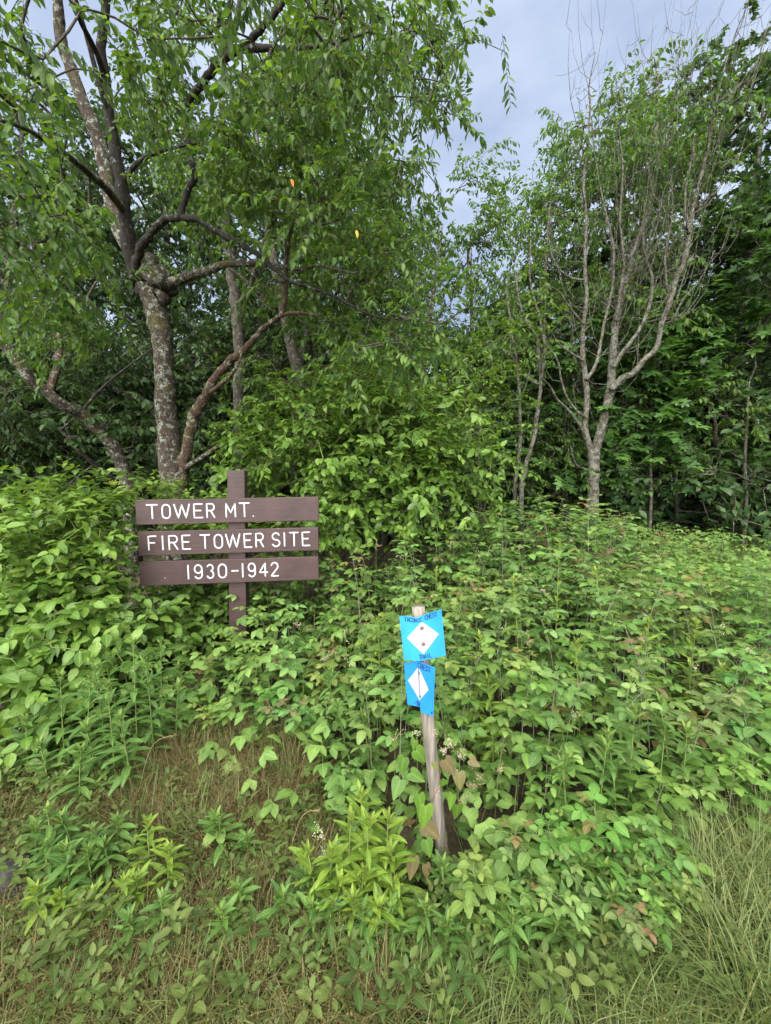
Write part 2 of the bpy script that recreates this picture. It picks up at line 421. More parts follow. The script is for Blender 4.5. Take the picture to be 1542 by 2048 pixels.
# ------------------------------------------------------------------ leaf shapes (x across, y along, z up)
def leaf_shape(L, W, rows, shape, fold=0.18, droop=0.25, serr=0.0, wave=0.0, age=0.0, stalk=0.0):
    vs = np.linspace(0, 1, rows + 2)
    V, C = [[0, 0, 0]], [[0, 0, 0.5, age]]
    for i, v in enumerate(vs[1:-1]):
        w = shape(v) * W * 0.5 * (1 + (serr if i % 2 else -serr))
        zc = -droop * v * v * L
        wv = wave * L * math.sin(i * 2.1)
        V += [[-w, v * L, zc + fold * w + wv], [0, v * L, zc], [w, v * L, zc + fold * w - wv]]
        C += [[-1, v, 0.5, age], [0, v, 0.5, age], [1, v, 0.5, age]]
    V.append([0, L * (1 - droop * 0.25), -droop * L]); C.append([0, 1, 0.5, age])
    F = [[0, 2, 1], [0, 3, 2]]
    for r in range(rows - 1):
        a = 1 + 3 * r; b = a + 3
        F += [[a, a + 1, b + 1], [a, b + 1, b], [a + 1, a + 2, b + 2], [a + 1, b + 2, b + 1]]
    t = len(V) - 1; a = 1 + 3 * (rows - 1)
    F += [[a, a + 1, t], [a + 1, a + 2, t]]
    V = np.array(V); V[:, 1] += stalk
    C = np.array(C); C[:, 0] = C[:, 0] * 0.5
    return V, np.array(F), C

OVATE = lambda v: (math.sin(PI * v ** 0.72)) ** 0.85 if v < 1 else 0
OVAL = lambda v: math.sin(PI * v ** 0.9) ** 0.75
LANCE = lambda v: math.sin(PI * v ** 0.8) ** 0.9
BLADE = lambda v: 1 - v * 0.85

def fan_leaf(outline, L, fold=0.12, droop=0.2, age=0.0):
    """leaf from a right-hand outline [(x, y)], mirrored about the midrib; built as strips to the rib"""
    n = len(outline)
    V, C, F = [], [], []
    for x, y in outline:
        yy = max(min(y, 1), 0.0)
        z = -droop * max(y, 0) ** 2 * L
        V += [[-x * L, y * L, z + fold * x * L - 0.25 * droop * x * x * L * 2], [0, yy * L * 0.98, z], [x * L, y * L, z + fold * x * L - 0.25 * droop * x * x * L * 2]]
        C += [[-x, yy, 0.5, age], [0, yy, 0.5, age], [x, yy, 0.5, age]]
    for r in range(n - 1):
        a = 3 * r; b = a + 3
        F += [[a, a + 1, b + 1], [a, b + 1, b], [a + 1, a + 2, b + 2], [a + 1, b + 2, b + 1]]
    return np.array(V), np.array(F), np.array(C)

HEART = [(0.0, 0.0), (0.16, -0.13), (0.30, -0.12), (0.40, 0.02), (0.41, 0.2), (0.34, 0.42), (0.2, 0.7), (0.07, 0.92), (0.0, 1.0)]
MAPLE = [(0.0, 0.0), (0.22, -0.1), (0.30, 0.02), (0.62, 0.12), (0.36, 0.28), (0.44, 0.38), (0.60, 0.68), (0.30, 0.55), (0.15, 0.60), (0.14, 0.78), (0.0, 1.0)]
MAPLE_FAR = [(0.0, 0.0), (0.28, -0.05), (0.58, 0.14), (0.32, 0.30), (0.52, 0.66), (0.15, 0.58), (0.0, 1.0)]

def xform(T, pos, d, n, s=1.0, rnd=None):
    V, F, C = T
    y = norm(d); x = norm(np.cross(y, n)); z = np.cross(x, y)
    W = (V[:, 0:1] * x + V[:, 1:2] * y + V[:, 2:3] * z) * s + pos
    if rnd is not None:
        C = C.copy(); C[:, 2] = rnd
    return W, F, C

def scatter(mb, T, pos, D, Nn, S, R, age=None, mat=0):
    """many copies of leaf template T into one mesh"""
    if len(pos) == 0: return
    V, F, C = T
    Y = norm(D); X = norm(np.cross(Y, Nn)); Z = np.cross(X, Y)
    W = (V[None, :, 0:1] * X[:, None] + V[None, :, 1:2] * Y[:, None] + V[None, :, 2:3] * Z[:, None]) * S[:, None, None] + pos[:, None]
    k, n = len(V), len(pos)
    FF = F[None] + (np.arange(n) * k)[:, None, None]
    CC = np.broadcast_to(C[None], (n, k, 4)).copy()
    CC[:, :, 2] = R[:, None]
    if age is not None: CC[:, :, 3] = age[:, None]
    mb.add(W.reshape(-1, 3), FF.reshape(-1, 3), CC.reshape(-1, 4), mat)

def frame4(pos, d, n, s):
    y = norm(d); x = norm(np.cross(y, n)); z = np.cross(x, y)
    return Matrix(((x[0] * s, y[0] * s, z[0] * s, pos[0]), (x[1] * s, y[1] * s, z[1] * s, pos[1]),
                   (x[2] * s, y[2] * s, z[2] * s, pos[2]), (0, 0, 0, 1)))

# ------------------------------------------------------------------ the setting: ground
def build_ground():
    a = np.concatenate([-np.geomspace(600, 9, 14), np.linspace(-8, 8, 100), np.geomspace(9, 600, 14)])
    X, Y = np.meshgrid(a, a + 3.0)
    Z = gz(X, Y) * np.clip(1.5 - np.hypot(X, Y) / 60, 0, 1)
    n = len(a)
    V = np.stack([X, Y, Z], -1).reshape(-1, 3)
    i = np.arange(n * n).reshape(n, n)
    q, r, s, t = i[:-1, :-1].ravel(), i[:-1, 1:].ravel(), i[1:, 1:].ravel(), i[1:, :-1].ravel()
    mb = MB(); mb.add(V, np.concatenate([np.stack([q, r, s], 1), np.stack([q, s, t], 1)]))
    o = mb.build('ground', ground_mat()); o['kind'] = 'structure'
build_ground()

# ------------------------------------------------------------------ trees: branches that reach for leaf sprays
def clusters(g, ells, per, sig):
    """leaf spray places in clumps: ells = [(centre, radius xyz, clumps)]"""
    out = []
    for c, r, k in ells:
        c = np.asarray(c, float); r = np.ones(3) * r
        d = norm(g.normal(size=(k, 3))) * (g.uniform(0.25, 1.0, (k, 1)) ** 0.5)
        for q in c + d * r:
            m = max(1, g.poisson(per))
            out.append(q + g.normal(0, sig, (m, 3)) * np.array([1, 1, 0.7]))
    return np.concatenate(out)

def connect(g, skel, tips, r0=0.0028, gain=0.42, sag=0.1):
    """thin branches from the skeleton to every tip, thicker the more they carry"""
    nodes_p = [np.concatenate([p for p, r in skel])]
    base = len(nodes_p[0])
    allp = np.empty((base + 2 * len(tips), 3)); allp[:base] = nodes_p[0]; n = base
    d0 = np.array([np.min(np.sum((nodes_p[0] - t) ** 2, 1)) for t in tips])
    order = np.argsort(d0)
    tips = tips[order]
    par = np.full(base + 2 * len(tips), -1); cnt = np.zeros(base + 2 * len(tips))
    segs = []
    for t in tips:
        d = np.sum((allp[:n] - t) ** 2, 1)
        j = int(np.argmin(d))
        a = allp[j]; L = math.sqrt(d[j])
        mid = a * 0.5 + t * 0.5 + g.normal(0, 0.09 * L, 3) + np.array([0, 0, sag * L])
        allp[n] = mid; par[n] = j; allp[n + 1] = t; par[n + 1] = n
        cnt[n + 1] += 1
        segs.append((j, n, n + 1)); n += 2
    for i in range(n - 1, base - 1, -1):
        if par[i] >= 0: cnt[par[i]] += cnt[i]
    Pn, Rn = [], []
    for j, m, t in segs:
        a, b, c = allp[j], allp[m], allp[t]
        q = [a, 0.25 * a + 0.5 * (b + 0.25 * (2 * b - a - c)) + 0.25 * (0.5 * a + 0.5 * b), b, 0.45 * b + 0.55 * c, c]
        q[1] = 0.5 * (a + b) + 0.12 * (2 * b - a - c) * 0.5
        ra = r0 * max(cnt[m], 1) ** gain; rb = r0 * max(cnt[t], 1) ** gain
        Pn.append(q); Rn.append([ra, ra * 0.95, (ra + rb) / 2, rb, rb * 0.8])
    dirs = np.array([norm(allp[t] - allp[m]) for j, m, t in segs])
    return tips, dirs, np.array(Pn), np.array(Rn)

def spray_leaves(g, tips, dirs, per, twig, size, droop=0.55, up=0.2, spread=0.9):
    """leaves along a short twig at each tip -> positions, directions, normals, sizes"""
    N = len(tips)
    tdir = norm(dirs + g.normal(0, 0.45, (N, 3)) + np.array([0, 0, up - 0.15]))
    t = (np.arange(per) + 0.5) / per
    L = twig * g.uniform(0.6, 1.3, N)
    pos = tips[:, None] + tdir[:, None] * (t[None, :, None] - 0.25) * L[:, None, None] + np.array([0, 0, -0.16]) * (t[None, :, None] ** 2) * L[:, None, None]
    side = norm(np.cross(tdir, np.array([0.03, 0.02, 1.0])))
    sgn = np.where(np.arange(per) % 2 == 0, 1, -1)[None, :, None]
    d = tdir[:, None] * 0.6 + side[:, None] * sgn * spread + g.normal(0, 0.35, (N, per, 3)) + np.array([0, 0, -droop])
    nn = np.array([0, 0, 1.0]) + g.normal(0, 0.42, (N, per, 3)) + side[:, None] * sgn * 0.25
    S = size * g.uniform(0.7, 1.15, (N, per))
    tw_a = tips - tdir * (0.25 * L)[:, None]; tw_c = tips + tdir * (0.75 * L)[:, None] + np.array([0, 0, -0.16]) * L[:, None]
    tw = np.stack([tw_a, tips + tdir * (0.25 * L)[:, None] + np.array([0, 0, -0.05]) * L[:, None], tw_c], 1)
    return pos.reshape(-1, 3), norm(d).reshape(-1, 3), norm(nn).reshape(-1, 3), S.ravel(), tw

LIMB_PX = []   # limbs that the photograph shows clear of leaves: (px, py, depth)

def keep_clear(g, tips, R=44, prob=0.93):
    if not LIMB_PX: return tips
    L = np.array(LIMB_PX); q = project(tips)
    d = np.sqrt((q[:, None, 0] - L[None, :, 0]) ** 2 + (q[:, None, 1] - L[None, :, 1]) ** 2)
    hit = ((d < R) & (q[:, None, 2] < L[None, :, 2] + 0.15)).any(1)
    return tips[~(hit & (g.uniform(size=len(tips)) < prob))]

def leaf_parts(root, org, pos, D, Nn, S, R, meshes, temps, mats, n, name_rest, age=None):
    """the n leaves that show largest become parts, the rest one part of kind stuff"""
    q = project(pos)
    vis = (q[:, 2] > 0.3) & (q[:, 0] > -20) & (q[:, 0] < 1560) & (q[:, 1] > -20) & (q[:, 1] < 2060)
    view = norm(pos - np.array([0, 0, CAM_H]))
    face = np.abs(np.sum(view * Nn, 1))
    score = np.where(vis, S / np.maximum(q[:, 2], 0.3) * (0.35 + face), -1)
    order = np.argsort(-score)
    sel = order[:n]; sel = sel[score[sel] > 0]
    rest = np.setdiff1d(np.arange(len(pos)), sel)
    for i in sel:
        k = int(R[i] * 997) % len(meshes)
        link('leaf', meshes[k], root, mat4=frame4(pos[i] - org, D[i], Nn[i], float(S[i])))
    mb = MB()
    kk = (R * 997).astype(int) % len(temps)
    for k in range(len(temps)):
        s = rest[kk[rest] == k]
        scatter(mb, temps[k], pos[s] - org, D[s], Nn[s], S[s], R[s], None if age is None else age[s])
    o = mb.build(name_rest, mats, root); o['kind'] = 'stuff'
    return o

# unit-length leaf templates
T_CHERRY = [leaf_shape(1, 0.36, 3, LANCE, 0.3, dr, 0, 0.02) for dr in (0.12, 0.28, 0.45)]
T_CHERRY_N = [leaf_shape(1, 0.38, 6, LANCE, 0.3, dr, 0.03, 0.015) for dr in (0.12, 0.28, 0.45)]
T_FAR = [leaf_shape(1, 0.44, 1, LANCE, 0.25, 0.2), leaf_shape(1, 0.5, 2, OVAL, 0.25, 0.25)]
T_OVAL = [leaf_shape(1, 0.58, 4, OVATE, 0.22, dr, 0.0, 0.02) for dr in (0.1, 0.22, 0.38)]
T_OVAL_N = [leaf_shape(1, 0.58, 7, OVATE, 0.22, dr, 0.03, 0.012) for dr in (0.1, 0.22, 0.38)]
T_MAPLE = [fan_leaf(MAPLE, 1, 0.1, dr) for dr in (0.12, 0.28)]
T_MAPLE_FAR = [fan_leaf(MAPLE_FAR, 1, 0.12, dr) for dr in (0.15, 0.3)]

def leaf_meshes(temps, mat, name='leaf'):
    out = []
    for T in temps:
        mb = MB(); mb.add(*T); out.append(mb.mesh(name, mat))
    return out

def path_px(pts, r_px, g, per=6, wob=0.06):
    """a branch drawn as (px, py, depth) with radii in photo pixels -> world path"""
    pts = np.array(pts, float)
    r_px = np.interp(np.linspace(0, 1, len(pts)), np.linspace(0, 1, len(r_px)), r_px)
    Wp = np.array([P(*p) for p in pts]); R = r_px * pts[:, 2] / FPX
    return smooth_path(Wp, R, per, wob, g)

def limb_object(name, paths, mat, root, org, k=10):
    mb = MB()
    for p, r in paths:
        V, F = tubes(p - org, r, k)
        mb.add(V, F)
    return mb.build(name, mat, root)

# ---- the old cherry by the sign
def cherry_tree():
    g = np.random.default_rng(11)
    D = 5.0
    base = P(352, 1010, D); base[2] = float(gz(base[0], D))
    tp, tr_ = path_px([(350, 1010, D), (345, 930, D), (335, 850, D), (329, 760, D), (324, 680, D), (309, 615, D), (298, 570, D)], [28, 24, 20, 18, 18, 20, 22], g)
    tp = np.concatenate([[base + [0.05, 0, -0.15], base + [0.03, 0, 0.15]], tp]); tr_ = np.concatenate([[0.27, 0.21], tr_])
    burl, burr = path_px([(318, 600, D - .05), (312, 560, D - .08), (300, 520, D - .08)], [15, 25, 12], g, 4, 0.3)
    B1 = path_px([(290, 580, D), (276, 555, 4.95), (262, 505, 4.85), (250, 425, 4.7), (243, 370, 4.6), (230, 300, 4.5), (219, 230, 4.4), (212, 160, 4.3), (202, 90, 4.2), (214, 0, 4.1), (222, -110, 4.0)], [20, 16, 14, 12, 11, 10, 9, 8.5, 8, 7, 5], g, 6, .08)
    B2 = path_px([(258, 500, 4.87), (232, 440, 4.9), (207, 325, 4.9), (190, 260, 4.85), (170, 215, 4.8), (145, 145, 4.75), (122, 78, 4.7), (116, 0, 4.6), (108, -100, 4.5)], [14, 13, 12, 11, 9, 6], g)
    B3 = path_px([(268, 560, 4.9), (275, 511, 4.78), (301, 467, 4.6), (332, 441, 4.45), (363, 436, 4.3), (394, 441, 4.25), (441, 467, 4.2), (498, 498, 4.15), (545, 534, 4.1), (580, 560, 4.0), (622, 576, 3.9), (669, 593, 3.8), (740, 630, 3.6), (800, 640, 3.5)], [8, 7, 6.5, 6, 5, 4.5, 4, 3, 2.5, 1.5], g, 6, .2)
    B3b = path_px([(360, 437, 4.3), (373, 384, 4.25), (389, 358, 4.2), (381, 311, 4.1), (373, 259, 4.05), (376, 207, 4.0), (410, 161, 3.9), (441, 124, 3.8), (482, 98, 3.7), (520, 60, 3.6), (560, 15, 3.5), (600, -60, 3.4)], [6, 6, 6, 5, 5, 6, 7, 7, 6, 5, 4], g, 6, .12)
    B3c = path_px([(482, 98, 3.7), (520, 96, 3.65), (575, 97, 3.6), (640, 91, 3.5), (720, 70, 3.4)], [7, 6, 4, 3, 2], g)
    B3d = path_px([(441, 124, 3.8), (470, 60, 3.9), (478, 10, 3.9), (490, -60, 3.9)], [6, 5, 4, 3], g)
    B4 = path_px([(330, 572, D), (350, 563, 4.9), (379, 552, 4.8), (415, 542, 4.7), (451, 529, 4.6), (498, 527, 4.5), (539, 529, 4.4), (590, 540, 4.3), (640, 530, 4.2)], [11, 10, 8, 7, 6, 5, 3, 2], g)
    B5 = path_px([(250, 425, 4.7), (215, 380, 4.4), (170, 340, 4.0), (120, 300, 3.6), (60, 262, 3.2), (0, 240, 2.9)], [8, 7, 6, 5, 4, 3], g)
    B6 = path_px([(243, 370, 4.6), (270, 330, 4.5), (300, 310, 4.5), (345, 296, 4.5), (400, 285, 4.4)], [5, 4, 3, 2], g)
    B7 = path_px([(219, 230, 4.4), (205, 190, 4.3), (170, 60, 4.1), (140, -40, 3.9)], [5, 5, 4, 3], g)
    B8 = path_px([(212, 160, 4.3), (190, 100, 4.1), (150, 20, 3.8), (120, -60, 3.6)], [6, 5, 4, 3], g)
    C1 = path_px([(358, 985, D - .02), (366, 940, D - .03), (379, 871, 4.9), (389, 830, 4.85), (410, 794, 4.8), (430, 757, 4.75), (462, 721, 4.7), (493, 695, 4.6), (524, 659, 4.55), (565, 630, 4.45), (600, 626, 4.4), (640, 632, 4.3)], [13, 12, 10, 11, 9, 7.5, 8, 6, 5, 4, 3, 2], g, 6, .13)
    C2 = path_px([(562, 634, 4.46), (570, 600, 4.4), (571, 565, 4.35), (573, 524, 4.3), (580, 470, 4.2), (600, 400, 4.1)], [5, 5, 4, 4, 3, 2], g)
    C3 = path_px([(412, 790, 4.8), (440, 770, 4.7), (470, 740, 4.65), (486, 700, 4.6)], [5, 4, 3, 2], g)
    S1 = path_px([(372, 935, 4.92), (400, 918, 4.8), (440, 890, 4.6)], [6, 5, 4], g)
    for pth, dep in ((tp[2:], D), (B1[0], 0), (B2[0], 0), (B3[0], 0), (B3b[0], 0), (C1[0], 0), (B4[0], 0)):
        LIMB_PX.extend([tuple(q) for q in project(pth) if q[1] < 960])
    root = thing('cherry_tree', 'old lichen covered cherry tree forking above the brown wooden sign', 'tree', base)
    limb_object('trunk', [(tp, tr_), (burl, burr)], M['bark_cherry'], root, base, 12)
    for p in (B2, B4, B5):
        limb_object('limb', [p], M['bark_cherry'], root, base, 8)
    for p in (B1, B3, B3b, B3c, B3d, B7, B8, B6):
        limb_object('limb', [p], M['bark_dark'], root, base, 8)
    limb_object('side_trunk', [C1, C2, C3], M['bark_red'], root, base, 9)
    limb_object('broken_stub', [S1], M['bark_cherry'], root, base, 7)
    E = lambda px, py, d, r, k: (P(px, py, d), r, k)
    ells = [E(70, 90, 3.3, 0.8, 11), E(30, 300, 2.3, 0.5, 7), E(60, 470, 2.5, 0.45, 7), E(20, 560, 2.7, 0.4, 4), E(150, 420, 3.6, 0.5, 5),
            E(300, 60, 3.4, 0.8, 10), E(330, 250, 4.2, 0.6, 6), E(480, 220, 3.6, 0.7, 10), E(450, 350, 3.8, 0.5, 7), E(610, 120, 3.0, 0.75, 14), E(720, 80, 3.0, 0.6, 10),
            E(560, 340, 3.9, 0.7, 9), E(690, 300, 4.2, 0.8, 10), E(770, 190, 3.9, 0.6, 7), E(630, 430, 3.3, 0.45, 8), E(720, 500, 3.3, 0.4, 6), E(760, 650, 3.2, 0.3, 5),
            E(830, 710, 3.2, 0.2, 3), E(690, 640, 3.4, 0.25, 3), E(470, 60, 3.0, 0.7, 9), E(250, -120, 3.4, 1.0, 10), E(600, -140, 3.0, 1.0, 10), E(120, 230, 3.0, 0.5, 6),
            E(130, 640, 4.2, 0.4, 4), E(420, 480, 4.8, 0.5, 5), E(520, 600, 4.9, 0.5, 4), E(850, 90, 4.4, .2, 4), E(830, 170, 4.5, .25, 4)]
    tips = clusters(g, ells, 7.2, 0.18)
    tips = keep_clear(g, tips)
    tips = tips[tips[:, 1] > 1.4]
    skel = [(tp, tr_), B1, B2, B3, B3b, B3c, B3d, B4, B5, B6, B7, B8, C1, C2]
    tips, dirs, Pn, Rn = connect(g, skel, tips, 0.0026, 0.42, 0.08)
    pos, Dd, Nn, S, tw = spray_leaves(g, tips, dirs, 18, 0.38, 0.078, 0.65)
    mb = MB(); mb.add(*[a for a in tubes(Pn - base, Rn, 5, False)])
    V, F = tubes(tw - base, np.tile([0.002, 0.0016, 0.001], (len(tw), 1)), 3, False); mb.add(V, F)
    o = mb.build('twigs', M['twig'], root); o['kind'] = 'stuff'
    R = g.uniform(size=len(pos))
    leaf_parts(root, base, pos, Dd, Nn, S, R, leaf_meshes(T_CHERRY_N, M['cherry']), T_CHERRY, M['cherry'], 300, 'crown', (g.uniform(size=len(pos)) ** 5) * 0.7)
    for px, py, mat, lab in ((583, 366, 'orange_leaf', 'orange withered leaf'), (712, 468, 'yellow_leaf', 'yellow withered leaf')):
        me = leaf_meshes(T_CHERRY_N[1:2], M[mat])[0]
        q = P(px, py - 8, 2.9)
        o = link('leaf', me, root, mat4=frame4(q - base, np.array([0.25, -0.2, -0.9]), np.array([0.2, -1, 0.1]), 0.055)); o['label'] = lab
    # bare lichen twigs
    mb = MB()
    for pts in ([(800, 640, 3.5), (830, 638, 3.45), (878, 648, 3.4)], [(810, 640, 3.5), (800, 632, 3.45), (780, 628, 3.4)], [(640, 530, 4.2), (700, 545, 4.1), (790, 542, 4.0)],
                [(571, 565, 4.35), (545, 560, 4.3), (530, 578, 4.3)], [(451, 529, 4.6), (490, 560, 4.6), (520, 600, 4.6), (550, 625, 4.6)]):
        p, r = path_px(pts, [4, 3, 1.4], g, 4, 0.2); mb = MB(); mb.add(*tubes(p - base, r, 5))
        mb.build('dead_twig', M['bark_dead'], root)
cherry_tree()

# ---- the leaning tree at the left edge
def leaning_tree():
    g = np.random.default_rng(12)
    base = P(262, 985, 5.6); base[2] = float(gz(base[0], 5.6))
    t = path_px([(262, 1010, 5.6), (254, 960, 5.6), (233, 903, 5.5), (202, 866, 5.35), (166, 830, 5.2), (124, 809, 5.0), (93, 783, 4.9), (62, 762, 4.8), (36, 721, 4.7), (0, 680, 4.6), (-60, 610, 4.5)], [14, 13, 12, 11, 11, 10, 10, 9, 9, 8], g)
    tp = np.concatenate([[base - [0, 0, 0.1]], t[0]]); tr_ = np.concatenate([[0.12], t[1]])
    a = path_px([(98, 785, 4.92), (108, 755, 4.95), (117, 716, 5.0), (117, 648, 5.1), (93, 581, 5.2), (70, 500, 5.3)], [8, 7, 6, 5, 4], g)
    b = path_px([(160, 828, 5.2), (200, 780, 5.3), (260, 730, 5.4), (330, 680, 5.6)], [3, 3, 2, 1.5], g)
    root = thing('leaning_tree', 'low leaning tree with mossy trunk bending out of the left edge', 'tree', base)
    limb_object('trunk', [(tp, tr_)], M['bark_cherry'], root, base, 9)
    limb_object('limb', [a], M['bark_red'], root, base, 7); limb_object('limb', [b], M['bark_dark'], root, base, 6)
    tips = clusters(g, [(P(60, 620, 5.3), 0.6, 9), (P(150, 690, 5.8), 0.6, 9), (P(-50, 560, 5.0), 0.7, 9), (P(30, 820, 5.6), 0.5, 5), (P(230, 680, 5.9), 0.5, 5)], 6, 0.2)
    tips = keep_clear(g, tips)
    tips, dirs, Pn, Rn = connect(g, [(tp, tr_), a, b], tips)
    pos, Dd, Nn, S, tw = spray_leaves(g, tips, dirs, 12, 0.35, 0.11, 0.5)
    mb = MB(); mb.add(*tubes(Pn - base, Rn, 4, False)); o = mb.build('twigs', M['twig'], root); o['kind'] = 'stuff'
    mb = MB(); scatter(mb, T_CHERRY[1], pos - base, Dd, Nn, S, g.uniform(size=len(pos)))
    o = mb.build('crown', M['forest'], root); o['kind'] = 'stuff'
leaning_tree()

# ---- the half dead tree with many upright stems
def dead_tree():
    g = np.random.default_rng(13)
    D = 6.0
    base = P(1186, 990, D); base[2] = float(gz(base[0], D))
    def S_(pts, r, dd=(0, 0)):
        n = len(pts); ds = np.linspace(dd[0], dd[1], n)
        return path_px([(x, y, D + z) for (x, y), z in zip(pts, ds)], [q * .56 for q in r], g, 5, 0.07)
    tr = S_([(1186, 1000), (1186, 960), (1186, 934), (1187, 905)], [19, 19, 20, 18])
    tp = np.concatenate([[base - [0, 0, 0.1]], tr[0]]); rr = np.concatenate([[0.115], tr[1]])
    s1 = S_([(1186, 935), (1184, 910), (1170, 856), (1173, 809), (1173, 778), (1167, 726), (1165, 695), (1167, 648), (1173, 597), (1170, 545), (1170, 493), (1173, 441), (1167, 363), (1176, 290), (1180, 207), (1178, 171), (1191, 104)], [13, 11, 10, 9, 7, 6, 5, 4, 3, 1], (0, .2))
    s2 = S_([(1188, 940), (1191, 905), (1204, 851), (1214, 809), (1222, 768), (1224, 726), (1227, 685), (1232, 643), (1243, 597), (1253, 555), (1266, 508), (1276, 482), (1292, 441), (1302, 384), (1307, 332), (1313, 259), (1318, 182), (1308, 114)], [16, 16, 15, 13, 12, 10, 8, 6, 4, 1.5], (0, .3))
    s3 = S_([(1222, 780), (1245, 757), (1266, 747), (1287, 721), (1313, 695), (1323, 648), (1339, 607), (1354, 555), (1370, 519), (1378, 467), (1388, 405), (1401, 358), (1416, 290), (1432, 207), (1458, 104), (1494, 10)], [12, 11, 9, 9, 9, 8, 7, 5, 3, 1.2], (-.05, -.6))
    s4 = S_([(1226, 735), (1245, 705), (1276, 664), (1297, 617), (1305, 560), (1292, 519), (1287, 482), (1289, 400)], [8, 7, 6, 5, 4, 2], (-.05, -.4))
    s5 = S_([(1170, 880), (1162, 856), (1141, 825), (1115, 799), (1100, 773), (1084, 755), (1069, 726)], [6, 5, 4, 3, 2], (0, -.5))
    s6 = S_([(1173, 835), (1157, 825), (1136, 799), (1123, 763), (1115, 721), (1095, 690), (1087, 648)], [5, 4, 3, 2], (0, -.3))
    s7 = S_([(1172, 760), (1188, 737), (1198, 705), (1209, 643), (1224, 581), (1227, 498), (1209, 415), (1193, 332), (1183, 233)], [7, 6, 5, 5, 4, 3, 2], (0, .25))
    s8 = S_([(1178, 940), (1152, 929), (1141, 892)], [3, 3, 2], (0, -.3))
    s9 = S_([(1167, 722), (1126, 695), (1105, 669), (1090, 643)], [4, 3, 2, 1.2], (0, -.3))
    s10 = S_([(1168, 650), (1141, 617), (1115, 581), (1084, 571)], [4, 3, 2, 1.2], (0, -.4))
    s11 = S_([(1170, 560), (1141, 555), (1115, 534), (1100, 498)], [3, 3, 2, 1], (0, .3))
    s12 = S_([(1232, 643), (1240, 590), (1248, 520), (1240, 440), (1246, 340), (1235, 240)], [6, 5, 4, 3, 1.5], (0, -.3))
    s13 = S_([(1323, 648), (1345, 640), (1365, 600), (1400, 560), (1430, 500)], [4, 3, 2, 1], (-.2, -.6))
    s14 = S_([(1378, 467), (1370, 390), (1385, 300), (1380, 190), (1396, 80)], [5, 4, 3, 2, 1], (-.4, -.3))
    s15 = S_([(1339, 607), (1330, 520), (1345, 420), (1340, 300), (1352, 190)], [4, 4, 3, 2, 1], (-.2, 0))
    s16 = S_([(1432, 207), (1470, 180), (1500, 140), (1542, 90)], [3, 2, 1.5, .8], (-.5, -.7))
    allb = [s1, s2, s3, s4, s5, s6, s7, s8, s9, s10, s11, s12, s13, s14, s15, s16]
    root = thing('half_dead_tree', 'half dead grey tree with many upright stems at field edge', 'tree', base)
    limb_object('trunk', [(tp, rr)], M['bark_dead'], root, base, 11)
    for p in allb:
        limb_object('stem', [p], M['bark_dead'], root, base, 7)
    # twigs
    pts = np.concatenate([p for p, r in allb[:]]); rad = np.concatenate([r for p, r in allb])
    Pn, Rn = [], []
    wgt = np.clip((pts[:, 2] - 2.6) / 3, .04, 1) * np.where(pts[:, 0] < base[0] - .15, .45, 1.0); wgt /= wgt.sum()
    for i in g.choice(len(pts), 330, p=wgt):
        a = pts[i]; out = norm(a - np.array([base[0], base[1], a[2]])) if np.linalg.norm(a[:2] - base[:2]) > .1 else norm(g.normal(size=3))
        L = g.uniform(0.25, 0.95)
        d = norm(out * 0.2 + g.normal(0, 0.5, 3) * [1, 1, 0.4] + [0, 0, .25])
        q = [a, a + d * L * 0.35 + [0, 0, -0.02], a + d * L * 0.6 + np.array([0, 0, 0.22 * L]), a + d * L * 0.7 + np.array([0, 0, 0.6 * L]), a + d * L * 0.75 + g.normal(0, .05, 3) + np.array([0, 0, 0.95 * L])]
        r0 = min(0.0065, max(rad[i] * 0.4, 0.0024))
        Pn.append(q); Rn.append([r0, r0 * .9, r0 * .7, r0 * .5, 0.0015])
    for k in range(260):                                   # finer side twigs on the twigs
        j = g.integers(330); a = np.array(Pn[j][g.integers(1, 5)]); L = g.uniform(0.12, 0.4)
        d = norm(g.normal(size=3) * [1, 1, .5] + [0, 0, .5])
        Pn.append([a, a + d * L * .3 + g.normal(0, .02, 3), a + d * L * .55 + [0, 0, .05 * L], a + d * L * .8 + [0, 0, .15 * L], a + d * L + [0, 0, .3 * L]])
        Rn.append([.003, .0026, .0022, .0018, .0012])
    mb = MB(); mb.add(*tubes(np.array(Pn) - base, np.array(Rn), 4, False)); o = mb.build('twigs', M['bark_dead'], root); o['kind'] = 'stuff'
    E = lambda px, py, d, r, k: (P(px, py, d), r, k)
    tips = clusters(g, [E(1190, 250, 6.1, .35, 4), E(1260, 280, 6.2, .5, 6), E(1400, 220, 5.7, .5, 7), E(1330, 200, 6.1, .5, 6), E(1450, 210, 5.5, .4, 5), E(1170, 400, 6.3, .5, 4), E(1290, 380, 6.2, .5, 5), E(1370, 330, 6.0, .4, 5)], 5, 0.16)
    tips, dirs, Pn, Rn = connect(g, allb, tips)
    pos, Dd, Nn, S, tw = spray_leaves(g, tips, dirs, 12, 0.32, 0.10, 0.7)
    mb = MB(); mb.add(*tubes(Pn - base, Rn, 4, False), mat=1)
    scatter(mb, T_CHERRY[1], pos - base, Dd, Nn, S, g.uniform(size=len(pos)))
    o = mb.build('crown', [M['cherry'], M['bark_dead']], root); o['kind'] = 'stuff'
dead_tree()

